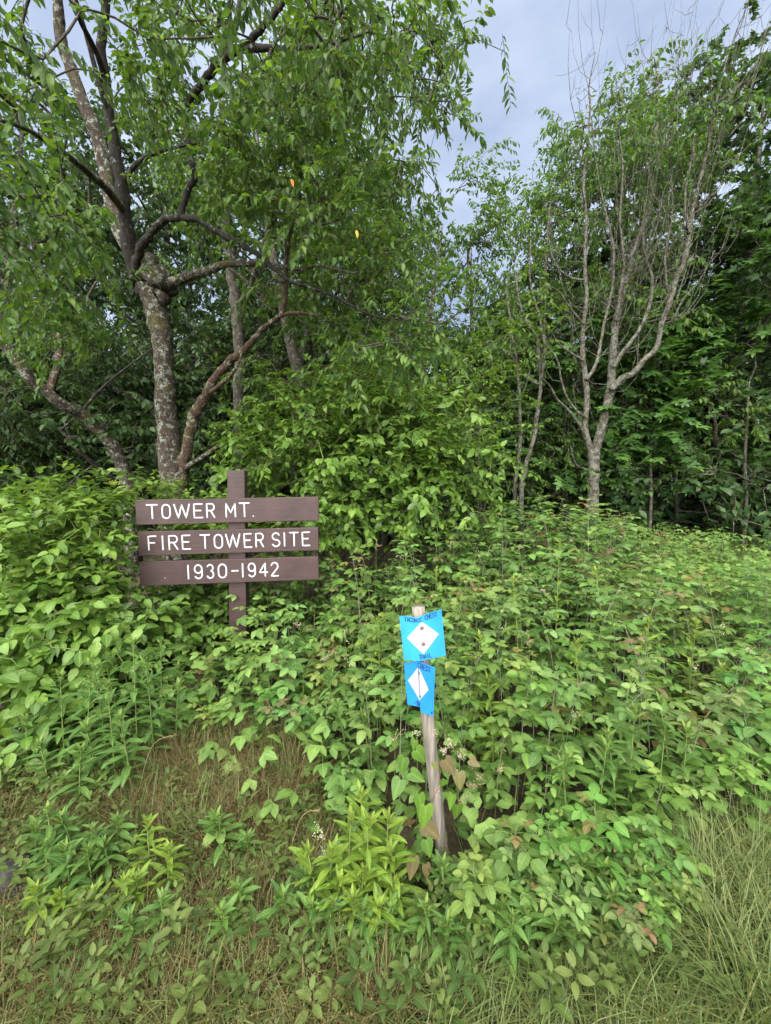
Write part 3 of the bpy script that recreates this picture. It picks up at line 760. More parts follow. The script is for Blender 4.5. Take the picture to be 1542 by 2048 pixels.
# ---- background trees: a few grown kinds, copied
def proto_tree(seed, H, R, z0, trunk_r, temps, mat, leaf, nclump, per, bark, lvs=12, droop=0.6, lean=0.05):
    g = np.random.default_rng(seed)
    top = np.array([g.normal(0, lean * H), g.normal(0, lean * H), H * 0.92])
    tp, tr_ = smooth_path([[0, 0, -0.2], [g.normal(0, .08), g.normal(0, .08), H * .25], top * [.5, .5, .55], top], [trunk_r * 1.25, trunk_r, trunk_r * .65, trunk_r * .12], 6, 0.12, g)
    skel = [(tp, tr_)]
    for i in range(7):
        h = z0 * 0.8 + (H * 0.75 - z0 * .8) * i / 6
        j = int(np.argmin(np.abs(tp[:, 2] - h))); a = g.uniform(0, 2 * PI)
        L = R * (0.95 - 0.4 * i / 6)
        q = tp[j] + np.array([math.cos(a) * L, math.sin(a) * L, L * .55])
        skel.append(smooth_path([tp[j], tp[j] * .55 + q * .45 + [0, 0, -.05 * L], q], [tr_[j] * .55, tr_[j] * .38, .012], 4, 0.2, g))
    ells = []
    for i in range(6):
        f = i / 5; a = g.uniform(0, 2 * PI); w = R * (1.0 - 0.62 * f ** 1.5)
        ells.append((np.array([math.cos(a) * w * .35, math.sin(a) * w * .35, z0 + (H - z0) * (0.1 + .84 * f)]), np.array([w, w, (H - z0) * .17]), max(2, int(nclump / 6 * (1.2 - .5 * f)))))
    tips = clusters(g, ells, per, 0.22 * max(1, R / 2))
    tips, dirs, Pn, Rn = connect(g, skel, tips, 0.003, 0.42, 0.06)
    pos, Dd, Nn, S, tw = spray_leaves(g, tips, dirs, lvs, 0.4, leaf, droop)
    bk = MB()
    for p, r in skel: bk.add(*tubes(p, r, 8))
    bk.add(*tubes(Pn, Rn, 4, False))
    cr = MB(); Rr = g.uniform(size=len(pos)); kk = (Rr * 997).astype(int) % len(temps)
    for k in range(len(temps)):
        s = kk == k
        scatter(cr, temps[k], pos[s], Dd[s], Nn[s], S[s], Rr[s], (g.uniform(size=s.sum()) ** 4) * .5)
    return bk.mesh('trunk', bark), cr.mesh('crown', mat), H

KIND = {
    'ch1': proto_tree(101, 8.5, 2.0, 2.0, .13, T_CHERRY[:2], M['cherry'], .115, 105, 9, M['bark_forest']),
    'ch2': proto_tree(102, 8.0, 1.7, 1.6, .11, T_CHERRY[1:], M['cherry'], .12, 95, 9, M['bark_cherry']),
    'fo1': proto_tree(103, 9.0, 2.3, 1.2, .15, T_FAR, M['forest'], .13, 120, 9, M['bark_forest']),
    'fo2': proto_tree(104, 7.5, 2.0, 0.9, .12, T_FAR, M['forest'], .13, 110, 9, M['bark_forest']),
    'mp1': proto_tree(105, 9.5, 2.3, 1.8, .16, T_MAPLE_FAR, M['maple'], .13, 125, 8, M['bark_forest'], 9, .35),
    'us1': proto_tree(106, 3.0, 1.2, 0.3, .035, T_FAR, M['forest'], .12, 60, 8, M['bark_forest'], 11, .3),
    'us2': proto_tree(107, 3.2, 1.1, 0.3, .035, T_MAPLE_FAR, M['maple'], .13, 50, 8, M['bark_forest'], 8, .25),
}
def copy_tree(kind, px, d, top_py, name, label, group, cat='tree', rz=None, g=np.random.default_rng(5)):
    tk, cr, H = KIND[kind]
    loc = G(px, d)
    zt = P(px, top_py, d)[2]
    s = max(0.2, (zt - loc[2]) / H)
    o = thing(name, label, cat, loc, g.uniform(0, 2 * PI) if rz is None else rz, s, group)
    link('trunk', tk, o); c = link('crown', cr, o); c['kind'] = 'stuff'
    return o
GL = 'trees behind the old cherry tree'; GR = 'trees behind the half dead tree'; GF = 'trees deep in the wood'
copy_tree('ch1', 625, 6.4, 60, 'cherry_tree', 'leafy green cherry tree right of the old cherry, its crown edging the open sky', GL)
copy_tree('ch2', 800, 6.2, 380, 'cherry_tree', 'shorter leafy cherry tree below the sky gap, right of the tall crown', GL)
copy_tree('ch2', 650, 7.4, 100, 'cherry_tree', 'tall leafy tree behind the spreading branches of the old cherry', GL)
copy_tree('fo1', 500, 8.0, 200, 'forest_tree', 'dark leafy tree behind the forked trunk of the old cherry', GL)
copy_tree('fo2', 330, 7.6, 220, 'forest_tree', 'dark leafy tree right behind the old cherry trunk', GL)
copy_tree('fo1', 130, 7.4, 190, 'forest_tree', 'dark leafy tree behind the low leaning trunk', GL)
copy_tree('ch1', -40, 6.4, 60, 'cherry_tree', 'leafy tree whose crown fills the left edge', GL)
copy_tree('ch2', 950, 7.4, 385, 'cherry_tree', 'young leafy tree left of the pair of thin saplings', GR)
copy_tree('ch1', 1060, 8.2, 400, 'cherry_tree', 'yellow green tree rising behind the pair of thin saplings', GR)
copy_tree('ch2', 1235, 7.7, 235, 'cherry_tree', 'mid green tree showing between the grey stems of the half dead tree', GR)
copy_tree('ch2', 1140, 8.0, 275, 'cherry_tree', 'light green tree just left behind the half dead tree', GR)
copy_tree('mp1', 1300, 8.4, 215, 'maple_tree', 'dark maple straight behind the half dead tree', GR)
copy_tree('mp1', 1450, 7.8, 165, 'maple_tree', 'dark maple right of the half dead tree', GR)
copy_tree('mp1', 1580, 7.0, 150, 'maple_tree', 'large dark maple cut by the right edge', GR)
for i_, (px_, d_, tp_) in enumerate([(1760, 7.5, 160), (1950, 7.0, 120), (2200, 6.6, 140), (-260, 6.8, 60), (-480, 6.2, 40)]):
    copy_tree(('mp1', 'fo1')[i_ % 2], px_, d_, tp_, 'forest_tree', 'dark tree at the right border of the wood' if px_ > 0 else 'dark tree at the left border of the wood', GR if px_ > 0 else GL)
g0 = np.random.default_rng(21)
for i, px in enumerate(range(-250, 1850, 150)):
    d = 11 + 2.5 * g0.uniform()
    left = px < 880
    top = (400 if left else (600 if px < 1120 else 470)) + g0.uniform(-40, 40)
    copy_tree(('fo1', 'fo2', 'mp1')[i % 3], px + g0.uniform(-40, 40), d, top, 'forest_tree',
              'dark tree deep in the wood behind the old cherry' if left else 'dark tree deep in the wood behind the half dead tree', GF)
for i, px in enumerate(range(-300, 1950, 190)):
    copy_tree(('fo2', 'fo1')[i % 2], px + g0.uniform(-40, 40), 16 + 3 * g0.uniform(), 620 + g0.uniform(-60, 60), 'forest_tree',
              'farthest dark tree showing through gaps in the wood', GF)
GU = 'understorey bushes in the shade of the wood'
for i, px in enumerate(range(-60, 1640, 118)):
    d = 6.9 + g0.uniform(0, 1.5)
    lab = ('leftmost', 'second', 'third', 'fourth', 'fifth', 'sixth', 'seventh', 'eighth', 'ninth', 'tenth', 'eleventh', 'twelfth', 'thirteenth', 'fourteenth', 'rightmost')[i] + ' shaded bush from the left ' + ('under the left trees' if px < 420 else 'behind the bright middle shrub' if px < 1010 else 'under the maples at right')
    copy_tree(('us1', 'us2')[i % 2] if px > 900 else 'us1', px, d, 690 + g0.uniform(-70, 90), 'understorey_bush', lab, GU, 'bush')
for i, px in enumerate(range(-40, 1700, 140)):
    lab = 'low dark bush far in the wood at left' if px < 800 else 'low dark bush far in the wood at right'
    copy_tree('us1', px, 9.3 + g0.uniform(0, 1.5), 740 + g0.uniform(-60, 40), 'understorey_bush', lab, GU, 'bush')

# ---- hand placed thin trunks
def thin_tree(name, label, paths, bark, leaves=None, mat='cherry', ln=.09, seed=3):
    g = np.random.default_rng(seed)
    x0, y0, d0 = paths[0][0][0]
    base = P(x0, y0, d0); base[2] = float(gz(base[0], d0))
    root = thing(name, label, 'tree', base)
    sk = []
    for i, (pts, r) in enumerate(paths):
        p, rr = path_px(pts, r, g, 5, .15)
        if i == 0: p = np.concatenate([[base - [0, 0, .1]], p]); rr = np.concatenate([[rr[0] * 1.1], rr])
        sk.append((p, rr)); limb_object('trunk' if i == 0 else 'limb', [(p, rr)], M[bark], root, base, 7)
    if leaves:
        tips = clusters(g, leaves, 4, .16)
        tips, dirs, Pn, Rn = connect(g, sk, tips, .002)
        pos, Dd, Nn, S, tw = spray_leaves(g, tips, dirs, 11, .3, ln, .5)
        mb = MB(); scatter(mb, T_CHERRY[0], pos - base, Dd, Nn, S, g.uniform(size=len(pos)), (g.uniform(size=len(pos)) ** 2) * .6)
        mb.add(*tubes(Pn - base, Rn, 4, False), mat=1)
        o = mb.build('crown', [M[mat], M['twig']], root); o['kind'] = 'stuff'
E = lambda px, py, d, r, k: (P(px, py, d), r, k)
thin_tree('sapling', 'thin pale sapling leaning right, left of the half dead tree', [
    ([(1043, 970, 5.4), (1053, 923, 5.4), (1069, 872, 5.4), (1077, 809, 5.4), (1082, 763, 5.4), (1076, 700, 5.4), (1074, 674, 5.4), (1053, 643, 5.4), (1038, 600, 5.4), (1030, 540, 5.4)], [5, 4.5, 4, 4, 3.5, 3, 2.5, 2, 1.5]),
    ([(1082, 763, 5.4), (1089, 700, 5.3), (1080, 640, 5.3), (1060, 560, 5.3), (1062, 480, 5.3)], [3, 2.5, 2, 1.2]),
    ([(1080, 770, 5.4), (1050, 755, 5.3), (1035, 735, 5.2), (1020, 700, 5.1)], [2, 2, 1.4, 1])], 'bark_dead', [E(1040, 560, 5.5, .3, 3), E(1010, 660, 5.4, .3, 4)])
thin_tree('sapling', 'thin upright sapling with small leaves beside the leaning one', [
    ([(1030, 960, 5.5), (1036, 920, 5.5), (1040, 882, 5.5), (1039, 804, 5.5), (1033, 726, 5.5), (1020, 640, 5.5), (1012, 560, 5.5)], [4, 4, 3.5, 3, 2.5, 1.5]),
    ([(1039, 804, 5.5), (1052, 770, 5.4), (1060, 740, 5.4)], [2, 1.5, 1])], 'bark_dead', [E(1000, 700, 5.3, .35, 5), E(960, 740, 5.2, .3, 4), E(1015, 800, 5.3, .25, 3)], seed=4)
thin_tree('grey_trunk_tree', 'grey straight trunk in the wood between the forks of the old cherry', [
    ([(478, 850, 6.6), (477, 820, 6.6), (480, 726, 6.6), (472, 622, 6.6), (459, 519, 6.6), (451, 440, 6.6), (440, 330, 6.6), (445, 200, 6.6)], [12, 11, 11, 10, 9, 8, 6]),
    ([(472, 622, 6.6), (500, 570, 6.5), (520, 500, 6.4), (560, 420, 6.3)], [5, 4, 3, 2])], 'bark_forest', [E(440, 300, 6.6, .8, 8), E(540, 400, 6.3, .6, 6)], 'cherry', .11, 6)
thin_tree('bare_tree', 'bare pale tree with a brushy top in the dark wood at right', [
    ([(1446, 1000, 7.6), (1458, 923, 7.6), (1468, 870, 7.6), (1473, 800, 7.6), (1474, 752, 7.6), (1480, 690, 7.6)], [11, 9, 8, 7, 5, 2]),
    ([(1468, 870, 7.6), (1445, 880, 7.5), (1435, 900, 7.5)], [4, 3, 2]), ([(1473, 800, 7.6), (1450, 750, 7.5), (1430, 730, 7.5)], [3, 2, 1]),
    ([(1473, 800, 7.6), (1500, 750, 7.5), (1525, 725, 7.5)], [3, 2, 1]), ([(1474, 770, 7.6), (1462, 720, 7.6), (1450, 690, 7.6)], [3, 2, 1])], 'bark_dead', None, seed=8)
thin_tree('slender_tree', 'slender trunk in the wood left of the straight grey trunk', [
    ([(590, 840, 7.0), (600, 740, 7.0), (620, 640, 7.0), (628, 540, 7.0), (640, 430, 7.0), (660, 300, 7)], [8, 7, 6, 5, 3])], 'bark_forest', [E(650, 330, 7, .6, 6)], seed=9)

# ---- young maple with large leaves
def young_maple(px, d, label, ells, seed, n=300):
    g = np.random.default_rng(seed)
    base = G(px, d)
    root = thing('young_maple', label, 'tree', base)
    tp, tr_ = smooth_path([base - [0, 0, .1], base + [0.03, 0, .8], base + [0, 0.05, 1.7], base + [-.05, 0, 2.8]], [.03, .026, .02, .01], 5, .15, g)
    limb_object('trunk', [(tp, tr_)], M['bark_forest'], root, base, 7)
    tips = clusters(g, ells, 4, .14)
    tips, dirs, Pn, Rn = connect(g, [(tp, tr_)], tips, .0025, .42, .03)
    pos, Dd, Nn, S, tw = spray_leaves(g, tips, dirs, 6, .34, .16, .42, .1, .8)
    Dd = norm(Dd + np.array([0, -.5, 0])); Nn = norm(Nn + np.array([0, -.35, .3]))
    mb = MB(); mb.add(*tubes(Pn - base, Rn, 4, False)); o = mb.build('twigs', M['twig'], root); o['kind'] = 'stuff'
    leaf_parts(root, base, pos, Dd, Nn, S, g.uniform(size=len(pos)), leaf_meshes(T_MAPLE, M['young_maple']), T_MAPLE, M['young_maple'], n, 'crown')
young_maple(1300, 6.6, 'young maple with broad lobed leaves behind the half dead tree', [E(1290, 720, 6.4, .4, 7), E(1340, 790, 6.3, .4, 7), E(1260, 850, 6.3, .3, 6), E(1330, 880, 6.3, .35, 5), E(1230, 930, 6.2, .22, 4), E(1250, 650, 6.6, .4, 5), E(1380, 700, 6.6, .4, 5)], 31)
young_maple(1130, 7.0, 'young maple left of the half dead trunk in deep shade', [E(1120, 700, 6.9, .4, 5), E(1110, 830, 6.8, .4, 5), E(1130, 930, 6.7, .3, 4), E(1000, 880, 6.8, .4, 4)], 32, 120)
young_maple(1490, 6.4, 'young maple with broad leaves at the right edge', [E(1480, 560, 6.3, .5, 7), E(1530, 640, 6.2, .4, 5), E(1420, 640, 6.6, .4, 4), E(1520, 900, 6.6, .4, 4)], 33, 160)

# ------------------------------------------------------------------ shrubs with oval leaves
def shrub(name, label, base_px, d, ells, seed, size, nparts, mat='dogwood', per=5.5, lv=9, buds=0, sig=.13):
    g = np.random.default_rng(seed)
    base = G(base_px, d)
    root = thing(name, label, 'shrub', base)
    sk = []
    for c, r, k in ells:
        b = base + np.array([g.normal(0, .12), g.normal(0, .12), -.05])
        c = np.asarray(c, float)
        sk.append(smooth_path([b, b * .6 + c * .4 + [0, .05, .12], c], [.014, .011, .006], 5, .2, g))
    limb_object('stems', sk, M['twig'], root, base, 6)
    tips = clusters(g, ells, per, sig)
    tips = tips[tips[:, 2] > gz(tips[:, 0], tips[:, 1]) + .06]
    q = project(tips); tips = tips[~((q[:, 0] > 235) & (q[:, 0] < 680) & (q[:, 1] > 900) & (q[:, 1] < 1215) & (tips[:, 1] < 3.42)) & ~((q[:, 0] > 420) & (q[:, 0] < 520) & (q[:, 1] < 1290) & (tips[:, 1] < 3.4))]
    tips, dirs, Pn, Rn = connect(g, sk, tips, .0022, .4, .06)
    cen = np.mean([c for c, r, k in ells], 0)
    dirs = norm(dirs + norm(tips - cen) * .6)
    pos, Dd, Nn, S, tw = spray_leaves(g, tips, dirs, lv, .26, size, .3, .35, .8)
    Nn = norm(Nn + norm(pos - cen) * .5 + [0, -.15, .2])
    mb = MB(); mb.add(*tubes(Pn - base, Rn, 4, False)); o = mb.build('twigs', M['green_stem'], root); o['kind'] = 'stuff'
    h = (pos[:, 2] - pos[:, 2].min()) / max(np.ptp(pos[:, 2]), .1)
    age = np.clip(g.uniform(-.5, .65, len(pos)) * h, 0, 1)
    R = g.uniform(size=len(pos))
    leaf_parts(root, base, pos, Dd, Nn, S, R, leaf_meshes(T_OVAL_N, M[mat]), T_OVAL, M[mat], nparts, 'foliage', age)
    for i in g.choice(len(tips), buds, replace=False) if buds else []:
        mb = MB(); q = tips[i] + norm(tips[i] - cen) * .06 + [0, -.02, .05]
        mb.add(*bud_ball(g, q - base, .028, 26, .0045)); mb.build('flower_bud', M['flower_yellow'], root)['kind'] = 'stuff'

OCT_V = np.array([[1, 0, 0], [-1, 0, 0], [0, 1, 0], [0, -1, 0], [0, 0, 1], [0, 0, -1]], float)
OCT_F = np.array([[0, 2, 4], [2, 1, 4], [1, 3, 4], [3, 0, 4], [2, 0, 5], [1, 2, 5], [3, 1, 5], [0, 3, 5]])
def dots(P_, R_, g):
    n = len(P_)
    V = OCT_V[None] * (R_[:, None, None] * g.uniform(.7, 1.3, (n, 1, 3))) + P_[:, None]
    F = OCT_F[None] + (np.arange(n) * 6)[:, None, None]
    lc = np.zeros((n, 6, 4)); lc[:, :, 2] = g.uniform(size=(n, 1))
    return V.reshape(-1, 3), F.reshape(-1, 3), lc.reshape(-1, 4)
def bud_ball(g, c, r, n, dr):
    return dots(c + g.normal(0, r * .6, (n, 3)) * [1, 1, .6], np.full(n, dr), g)

def EE(px, py, d, r, k): return (P(px, py, d), np.array(r, float), k)
shrub('shrub', 'leafy oval-leaved shrub at the left edge beside the sign', 40, 3.0, [EE(20, 1150, 2.7, (.5, .4, .3), 13), EE(130, 1090, 2.9, (.5, .4, .3), 14), EE(60, 1030, 3.2, (.6, .4, .2), 12), EE(110, 1220, 2.6, (.45, .35, .25), 13), EE(30, 1310, 2.4, (.35, .3, .25), 9), EE(-60, 1060, 2.9, (.4, .4, .3), 8), EE(20, 1400, 2.2, (.25, .25, .2), 7), EE(-40, 1330, 2.3, (.25, .25, .2), 5)], 41, .085, 300, buds=3, per=7)
shrub('shrub', 'leafy oval-leaved shrub just left of the sign boards', 220, 3.2, [EE(215, 1050, 3.15, (.35, .3, .25), 11), EE(230, 1140, 2.95, (.35, .25, .25), 12), EE(240, 1230, 2.8, (.35, .25, .22), 12), EE(180, 1300, 2.5, (.35, .25, .2), 9)], 42, .082, 240, buds=3, per=7)
shrub('shrub', 'leafy shrub behind and under the sign boards', 380, 3.75, [EE(330, 1040, 3.8, (.5, .3, .25), 12), EE(390, 1200, 3.5, (.4, .2, .2), 11), EE(330, 1230, 3.25, (.3, .15, .2), 9), EE(420, 1250, 3.3, (.25, .12, .2), 6), EE(450, 1090, 3.7, (.6, .25, .25), 9), EE(560, 1050, 3.8, (.5, .3, .25), 9), EE(270, 980, 3.9, (.4, .3, .12), 6)], 43, .08, 240, per=7)
shrub('shrub', 'large bright yellow green shrub in front of the wood in the middle', 700, 4.5, [EE(560, 900, 4.2, (.6, .5, .35), 15), EE(650, 840, 4.3, (.6, .5, .4), 17), EE(760, 850, 4.3, (.6, .5, .4), 17), EE(860, 880, 4.2, (.55, .5, .35), 16), EE(720, 770, 4.6, (.5, .4, .3), 11), EE(690, 930, 4.1, (.7, .4, .25), 13), EE(900, 940, 4.1, (.4, .4, .25), 10), EE(480, 920, 4.4, (.35, .4, .3), 8), EE(820, 800, 4.6, (.5, .4, .25), 9), EE(700, 1010, 3.95, (.5, .25, .2), 11), EE(820, 1010, 3.95, (.45, .25, .18), 9), EE(920, 1000, 4.2, (.3, .3, .2), 6)], 44, .085, 300, per=8.5, buds=14, sig=.15, lv=10)
shrub('shrub', 'small twiggy shrub between the middle shrub and the saplings', 965, 5.0, [EE(960, 840, 5.0, (.35, .35, .4), 9), EE(930, 770, 5.1, (.4, .35, .3), 9), EE(985, 910, 4.9, (.25, .3, .25), 6)], 45, .075, 120, per=5)

# ------------------------------------------------------------------ raspberry plants
def merge(parts):
    mb = MB()
    for p in parts: mb.add(*p)
    return np.concatenate(mb.V), np.concatenate(mb.F), np.concatenate(mb.L)

def raspberry_leaf(g, n=5, size=.085, age=0.0, droop=.2):
    """petiole and 3 or 5 toothed leaflets, growing along +y"""
    out = []
    pet = g.uniform(.045, .075)
    pp = np.array([[0, 0, 0], [0, pet * .5, .012], [0, pet, .012], [0, pet + .03, .008]])
    V, F = tubes(pp, np.array([.0016, .0014, .0012, .001]), 4, False)
    stem = (V, F, np.tile([0.0, .5, .5, .35], (len(V), 1)))
    out.append(stem)
    def lf(pos, ang, s, tilt):
        d = np.array([math.sin(ang), math.cos(ang), -tilt]); nn = np.array([math.sin(ang) * .2 + g.normal(0, .12), g.normal(0, .12), 1.0])
        T = leaf_shape(1, .64 + g.uniform(-.05, .08), 11, OVATE, .2, droop * g.uniform(.4, 1.4), .06, .012, age)
        return xform(T, pos, d, nn, s)
    out.append(lf(np.array([0, pet + .03, .006]), g.normal(0, .08), size, .05 + g.uniform(0, .22)))
    for sd in (-1, 1):
        out.append(lf(np.array([0, pet + .006, .01]), sd * g.uniform(.95, 1.25), size * .85, .0 + g.uniform(0, .25)))
        if n == 5:
            out.append(lf(np.array([0, pet - .004, .008]), sd * g.uniform(1.75, 2.1), size * .66, .05 + g.uniform(0, .25)))
    return merge(out)

gr = np.random.default_rng(51)
def as_mesh(T, mat, name='leaf'):
    mb = MB(); mb.add(*T); return mb.mesh(name, mat)
RL = [as_mesh(raspberry_leaf(gr, 5 if i % 3 else 3, .080), M['raspberry']) for i in range(7)]
RY = [as_mesh(raspberry_leaf(gr, 3, .06, .5, .15), M['raspberry']) for i in range(3)]
RR = [as_mesh(raspberry_leaf(gr, 3, .055, .3, .2), M['red_tip']) for i in range(2)]
RBR = [as_mesh(raspberry_leaf(gr, 3, .075, .3, .3), M['red_tip']) for i in range(2)]

def raspberry_kind(g, H):
    """stem mesh and leaf places for one cane"""
    lean = g.normal(0, .06, 2)
    pts = np.array([[0, 0, -.05], [lean[0] * .2, lean[1] * .2, H * .35], [lean[0] * .8, lean[1] * .8, H * .75], [lean[0] * 1.8, lean[1] * 1.8, H]])
    p, r = smooth_path(pts, [.0036, .003, .0024, .0012], 5, 0, g)
    mb = MB(); mb.add(*tubes(p, r, 5)); st = mb.mesh('stem', M['cane'])
    pl = []
    n = 15
    for i in range(n):
        f = .34 + .66 * (i / (n - 1)) ** .8
        q = p[min(len(p) - 1, int(f * (len(p) - 1)))]
        a = i * 2.4 + g.uniform(-.4, .4)
        el = .02 + .3 * (f - .3) + g.normal(0, .12)
        d = np.array([math.cos(a) * math.cos(el), math.sin(a) * math.cos(el), math.sin(el)])
        nn = np.array([d[0] * -.1 + g.normal(0, .2), d[1] * -.1 + g.normal(0, .2), 1])
        if i >= n - 3: kind = 'young'
        else: kind = 'leaf'
        s = g.uniform(.58, 1.12) * (1.0 if i < n - 3 else .95)
        pl.append((kind, g.integers(100), frame4(q, d, nn, s)))
    return st, pl
RK = [raspberry_kind(gr, h) for h in (.7, .8, .9, .75, .85, .95, .65, .8)]
RK_LOW = [raspberry_kind(gr, h) for h in (.38, .45, .32, .5)]

def in_poly(x, y, poly):
    c = False; n = len(poly)
    for i in range(n):
        x1, y1 = poly[i]; x2, y2 = poly[i - 1]
        if (y1 > y) != (y2 > y) and x < (x2 - x1) * (y - y1) / (y2 - y1) + x1: c = not c
    return c

def pois(g, poly, rmin, nmax, tries=30000):
    poly_a = np.array(poly); lo, hi = poly_a.min(0), poly_a.max(0)
    pts = []
    for _ in range(tries):
        x, y = g.uniform(lo, hi)
        if not in_poly(x, y, poly): continue
        rr = rmin * (0.75 + 0.12 * y)
        if pts and np.min(np.sum((np.array(pts) - (x, y)) ** 2, 1)) < rr * rr: continue
        pts.append((x, y))
        if len(pts) >= nmax: break
    return pts

FIELD = [(-.32, 1.75), (.02, 1.62), (.2, 1.72), (.33, 1.5), (.3, 1.32), (.7, 1.36), (1.02, 1.4), (1.55, 1.66), (2.1, 1.95), (2.8, 2.5), (3.5, 3.4), (4.2, 4.6), (3.6, 5.3), (2.6, 5.6), (1.5, 5.4), (.9, 4.5), (.2, 3.65), (-.5, 3.5), (-.75, 3.3), (-.82, 2.9), (-.72, 2.5), (-.45, 2.1)]
spots = pois(gr, FIELD, .116, 300)
spots.sort(key=lambda s: s[1])
print('raspberry plants', len(spots))
def near_lab(x, y, tall, tip):
    px = CX + FPX * x / y
    side = ("below sign's right end" if px < 690 else 'between sign and trail post' if px < 790 else 'behind the trail post' if px < 900
            else 'just right of trail post' if px < 1010 else 'in line with the saplings' if px < 1110 else 'below the half dead tree'
            if px < 1230 else 'right of half dead tree' if px < 1340 else 'towards the right edge' if px < 1450 else 'at the right edge')
    row = ('thicket front' if y < 1.7 else 'second rows' if y < 2.3 else 'near middle' if y < 2.9
           else 'thicket middle' if y < 3.5 else 'back half' if y < 4.3 else 'far edge')
    return f'{tall}raspberry plant with {tip}, {row}, {side}'
def place_raspberry(x, y, kind, s, g):
    if y > 3.2 and 880 < CX + FPX * x / y < 1230: s *= 1.13
    if y > 2.6: s *= 1 - .42 * min(1, max(0, (CX + FPX * x / y - 1180) / 330)) * min(1, (y - 2.6) / 1.2)
    z = float(gz(x, y))
    red = g.uniform() < .15; brown = g.uniform() < .05 and y > 1.7
    low = any(kind is k for k in RK_LOW)
    lab = near_lab(x, y, 'low ' if low else '', 'bronzed leaves' if brown else 'reddish tips' if red else 'green leaflets')
    o = thing('raspberry_plant', lab, 'raspberry plant', (x, y, z), g.uniform(0, 2 * PI), s, 'raspberry plants of the thicket')
    st, pl = kind
    link('stem', st, o)
    tint = (g.uniform(.82, 1.12), g.uniform(.86, 1.12), g.uniform(.8, 1.3), 1)
    for k, j, mt in pl:
        if k == 'young': me = (RR[j % 2] if red else RY[j % 3])
        else: me = RBR[j % 2] if (brown and j % 3) else RL[j % 7]
        link('leaf', me, o, mat4=mt).color = tint
    return o
for x, y in spots:
    edge = y < 1.62 or (x > .8 and y < 1.45 + .5 * (x - .8))
    kind = RK_LOW[gr.integers(4)] if (edge or gr.uniform() < .12) else RK[gr.integers(8)]
    s = gr.uniform(.88, 1.1) * (min(1.25, .95 + .07 * (y - 2)) if y > 2.3 else .82)
    if math.hypot(x - .16, y - 1.32) < .27 or (abs(CX + FPX * x / y - 850) < 65 and y < 1.55): continue
    if y < 3.2 and CX + FPX * x / y < 720: kind = RK_LOW[gr.integers(4)]
    place_raspberry(x, y, kind, s, gr)

for x, y in pois(gr, [(.2, 1.18), (.95, 1.18), (1.12, 1.45), (.75, 1.4), (.3, 1.32)], .08, 40):
    place_raspberry(x, y, RK_LOW[gr.integers(4)], gr.uniform(.42, .68), gr)
for x, y in pois(gr, [(-1.25, 2.15), (-.5, 2.1), (-.6, 2.95), (-1.3, 2.95)], .1, 16):
    place_raspberry(x, y, RK_LOW[gr.integers(4)], gr.uniform(.6, .95), gr)
for x, y in pois(gr, [(1.3, 1.6), (1.6, 1.66), (2.25, 2.0), (2.5, 2.45), (1.7, 2.15)], .1, 18):
    place_raspberry(x, y, RK_LOW[gr.integers(4)], gr.uniform(.75, 1.1), gr)
# leafy ground cover under and between the plants: one mass
def ground_cover():
    g = np.random.default_rng(61)
    T3 = raspberry_leaf(g, 3, .07)
    T3b = merge([xform(leaf_shape(1, .6, 2, OVATE, .2, .25), np.array([0, .05, 0]), np.array([math.sin(a), math.cos(a), -.2]), np.array([0, 0, 1.]), s) for a, s in ((0, .075), (1.1, .06), (-1.1, .06))])
    pts = []
    poly = [(-.6, 1.5), (.0, 1.25), (.8, 1.25), (1.6, 2.0), (3.6, 3.2), (5.4, 5.2), (4.6, 7.0), (1.4, 6.6), (.3, 4.6), (-1.9, 4.4), (-3.6, 4.3), (-3.2, 2.9), (-1.9, 2.2), (-1.0, 2.1)]
    while len(pts) < 7000:
        x, y = g.uniform(-3.6, 5.4), g.uniform(1.2, 7)
        if in_poly(x, y, poly): pts.append((x, y))
    pts = np.array(pts); n = len(pts)
    hmax = np.clip(.12 + .25 * (pts[:, 1] - 1.2), .1, .6)
    z = gz(pts[:, 0], pts[:, 1]) + g.uniform(.03, 1, n) * hmax
    ang = g.uniform(0, 2 * PI, n)
    D = np.stack([np.cos(ang), np.sin(ang), g.normal(.1, .25, n)], 1)
    N = np.stack([g.normal(0, .25, n), g.normal(-.1, .25, n), np.ones(n)], 1)
    mb = MB(); scatter(mb, T3b, np.column_stack([pts, z]), D, N, g.uniform(.8, 1.3, n), g.uniform(size=n))
    # thin stems that carry them
    m = 1500; i = g.choice(n, m)
    a = np.column_stack([pts[i], gz(pts[i, 0], pts[i, 1])]); c = np.column_stack([pts[i], z[i]]); a[:, :2] += g.normal(0, .05, (m, 2))
    V, F = tubes(np.stack([a, (a + c) / 2 + g.normal(0, .01, (m, 3)), c], 1), np.tile([.0022, .002, .0014], (m, 1)), 3, False); mb.add(V, F, mat=1)
    o = mb.build('ground_cover', [M['raspberry'], M['green_stem']]); o['kind'] = 'stuff'
ground_cover()

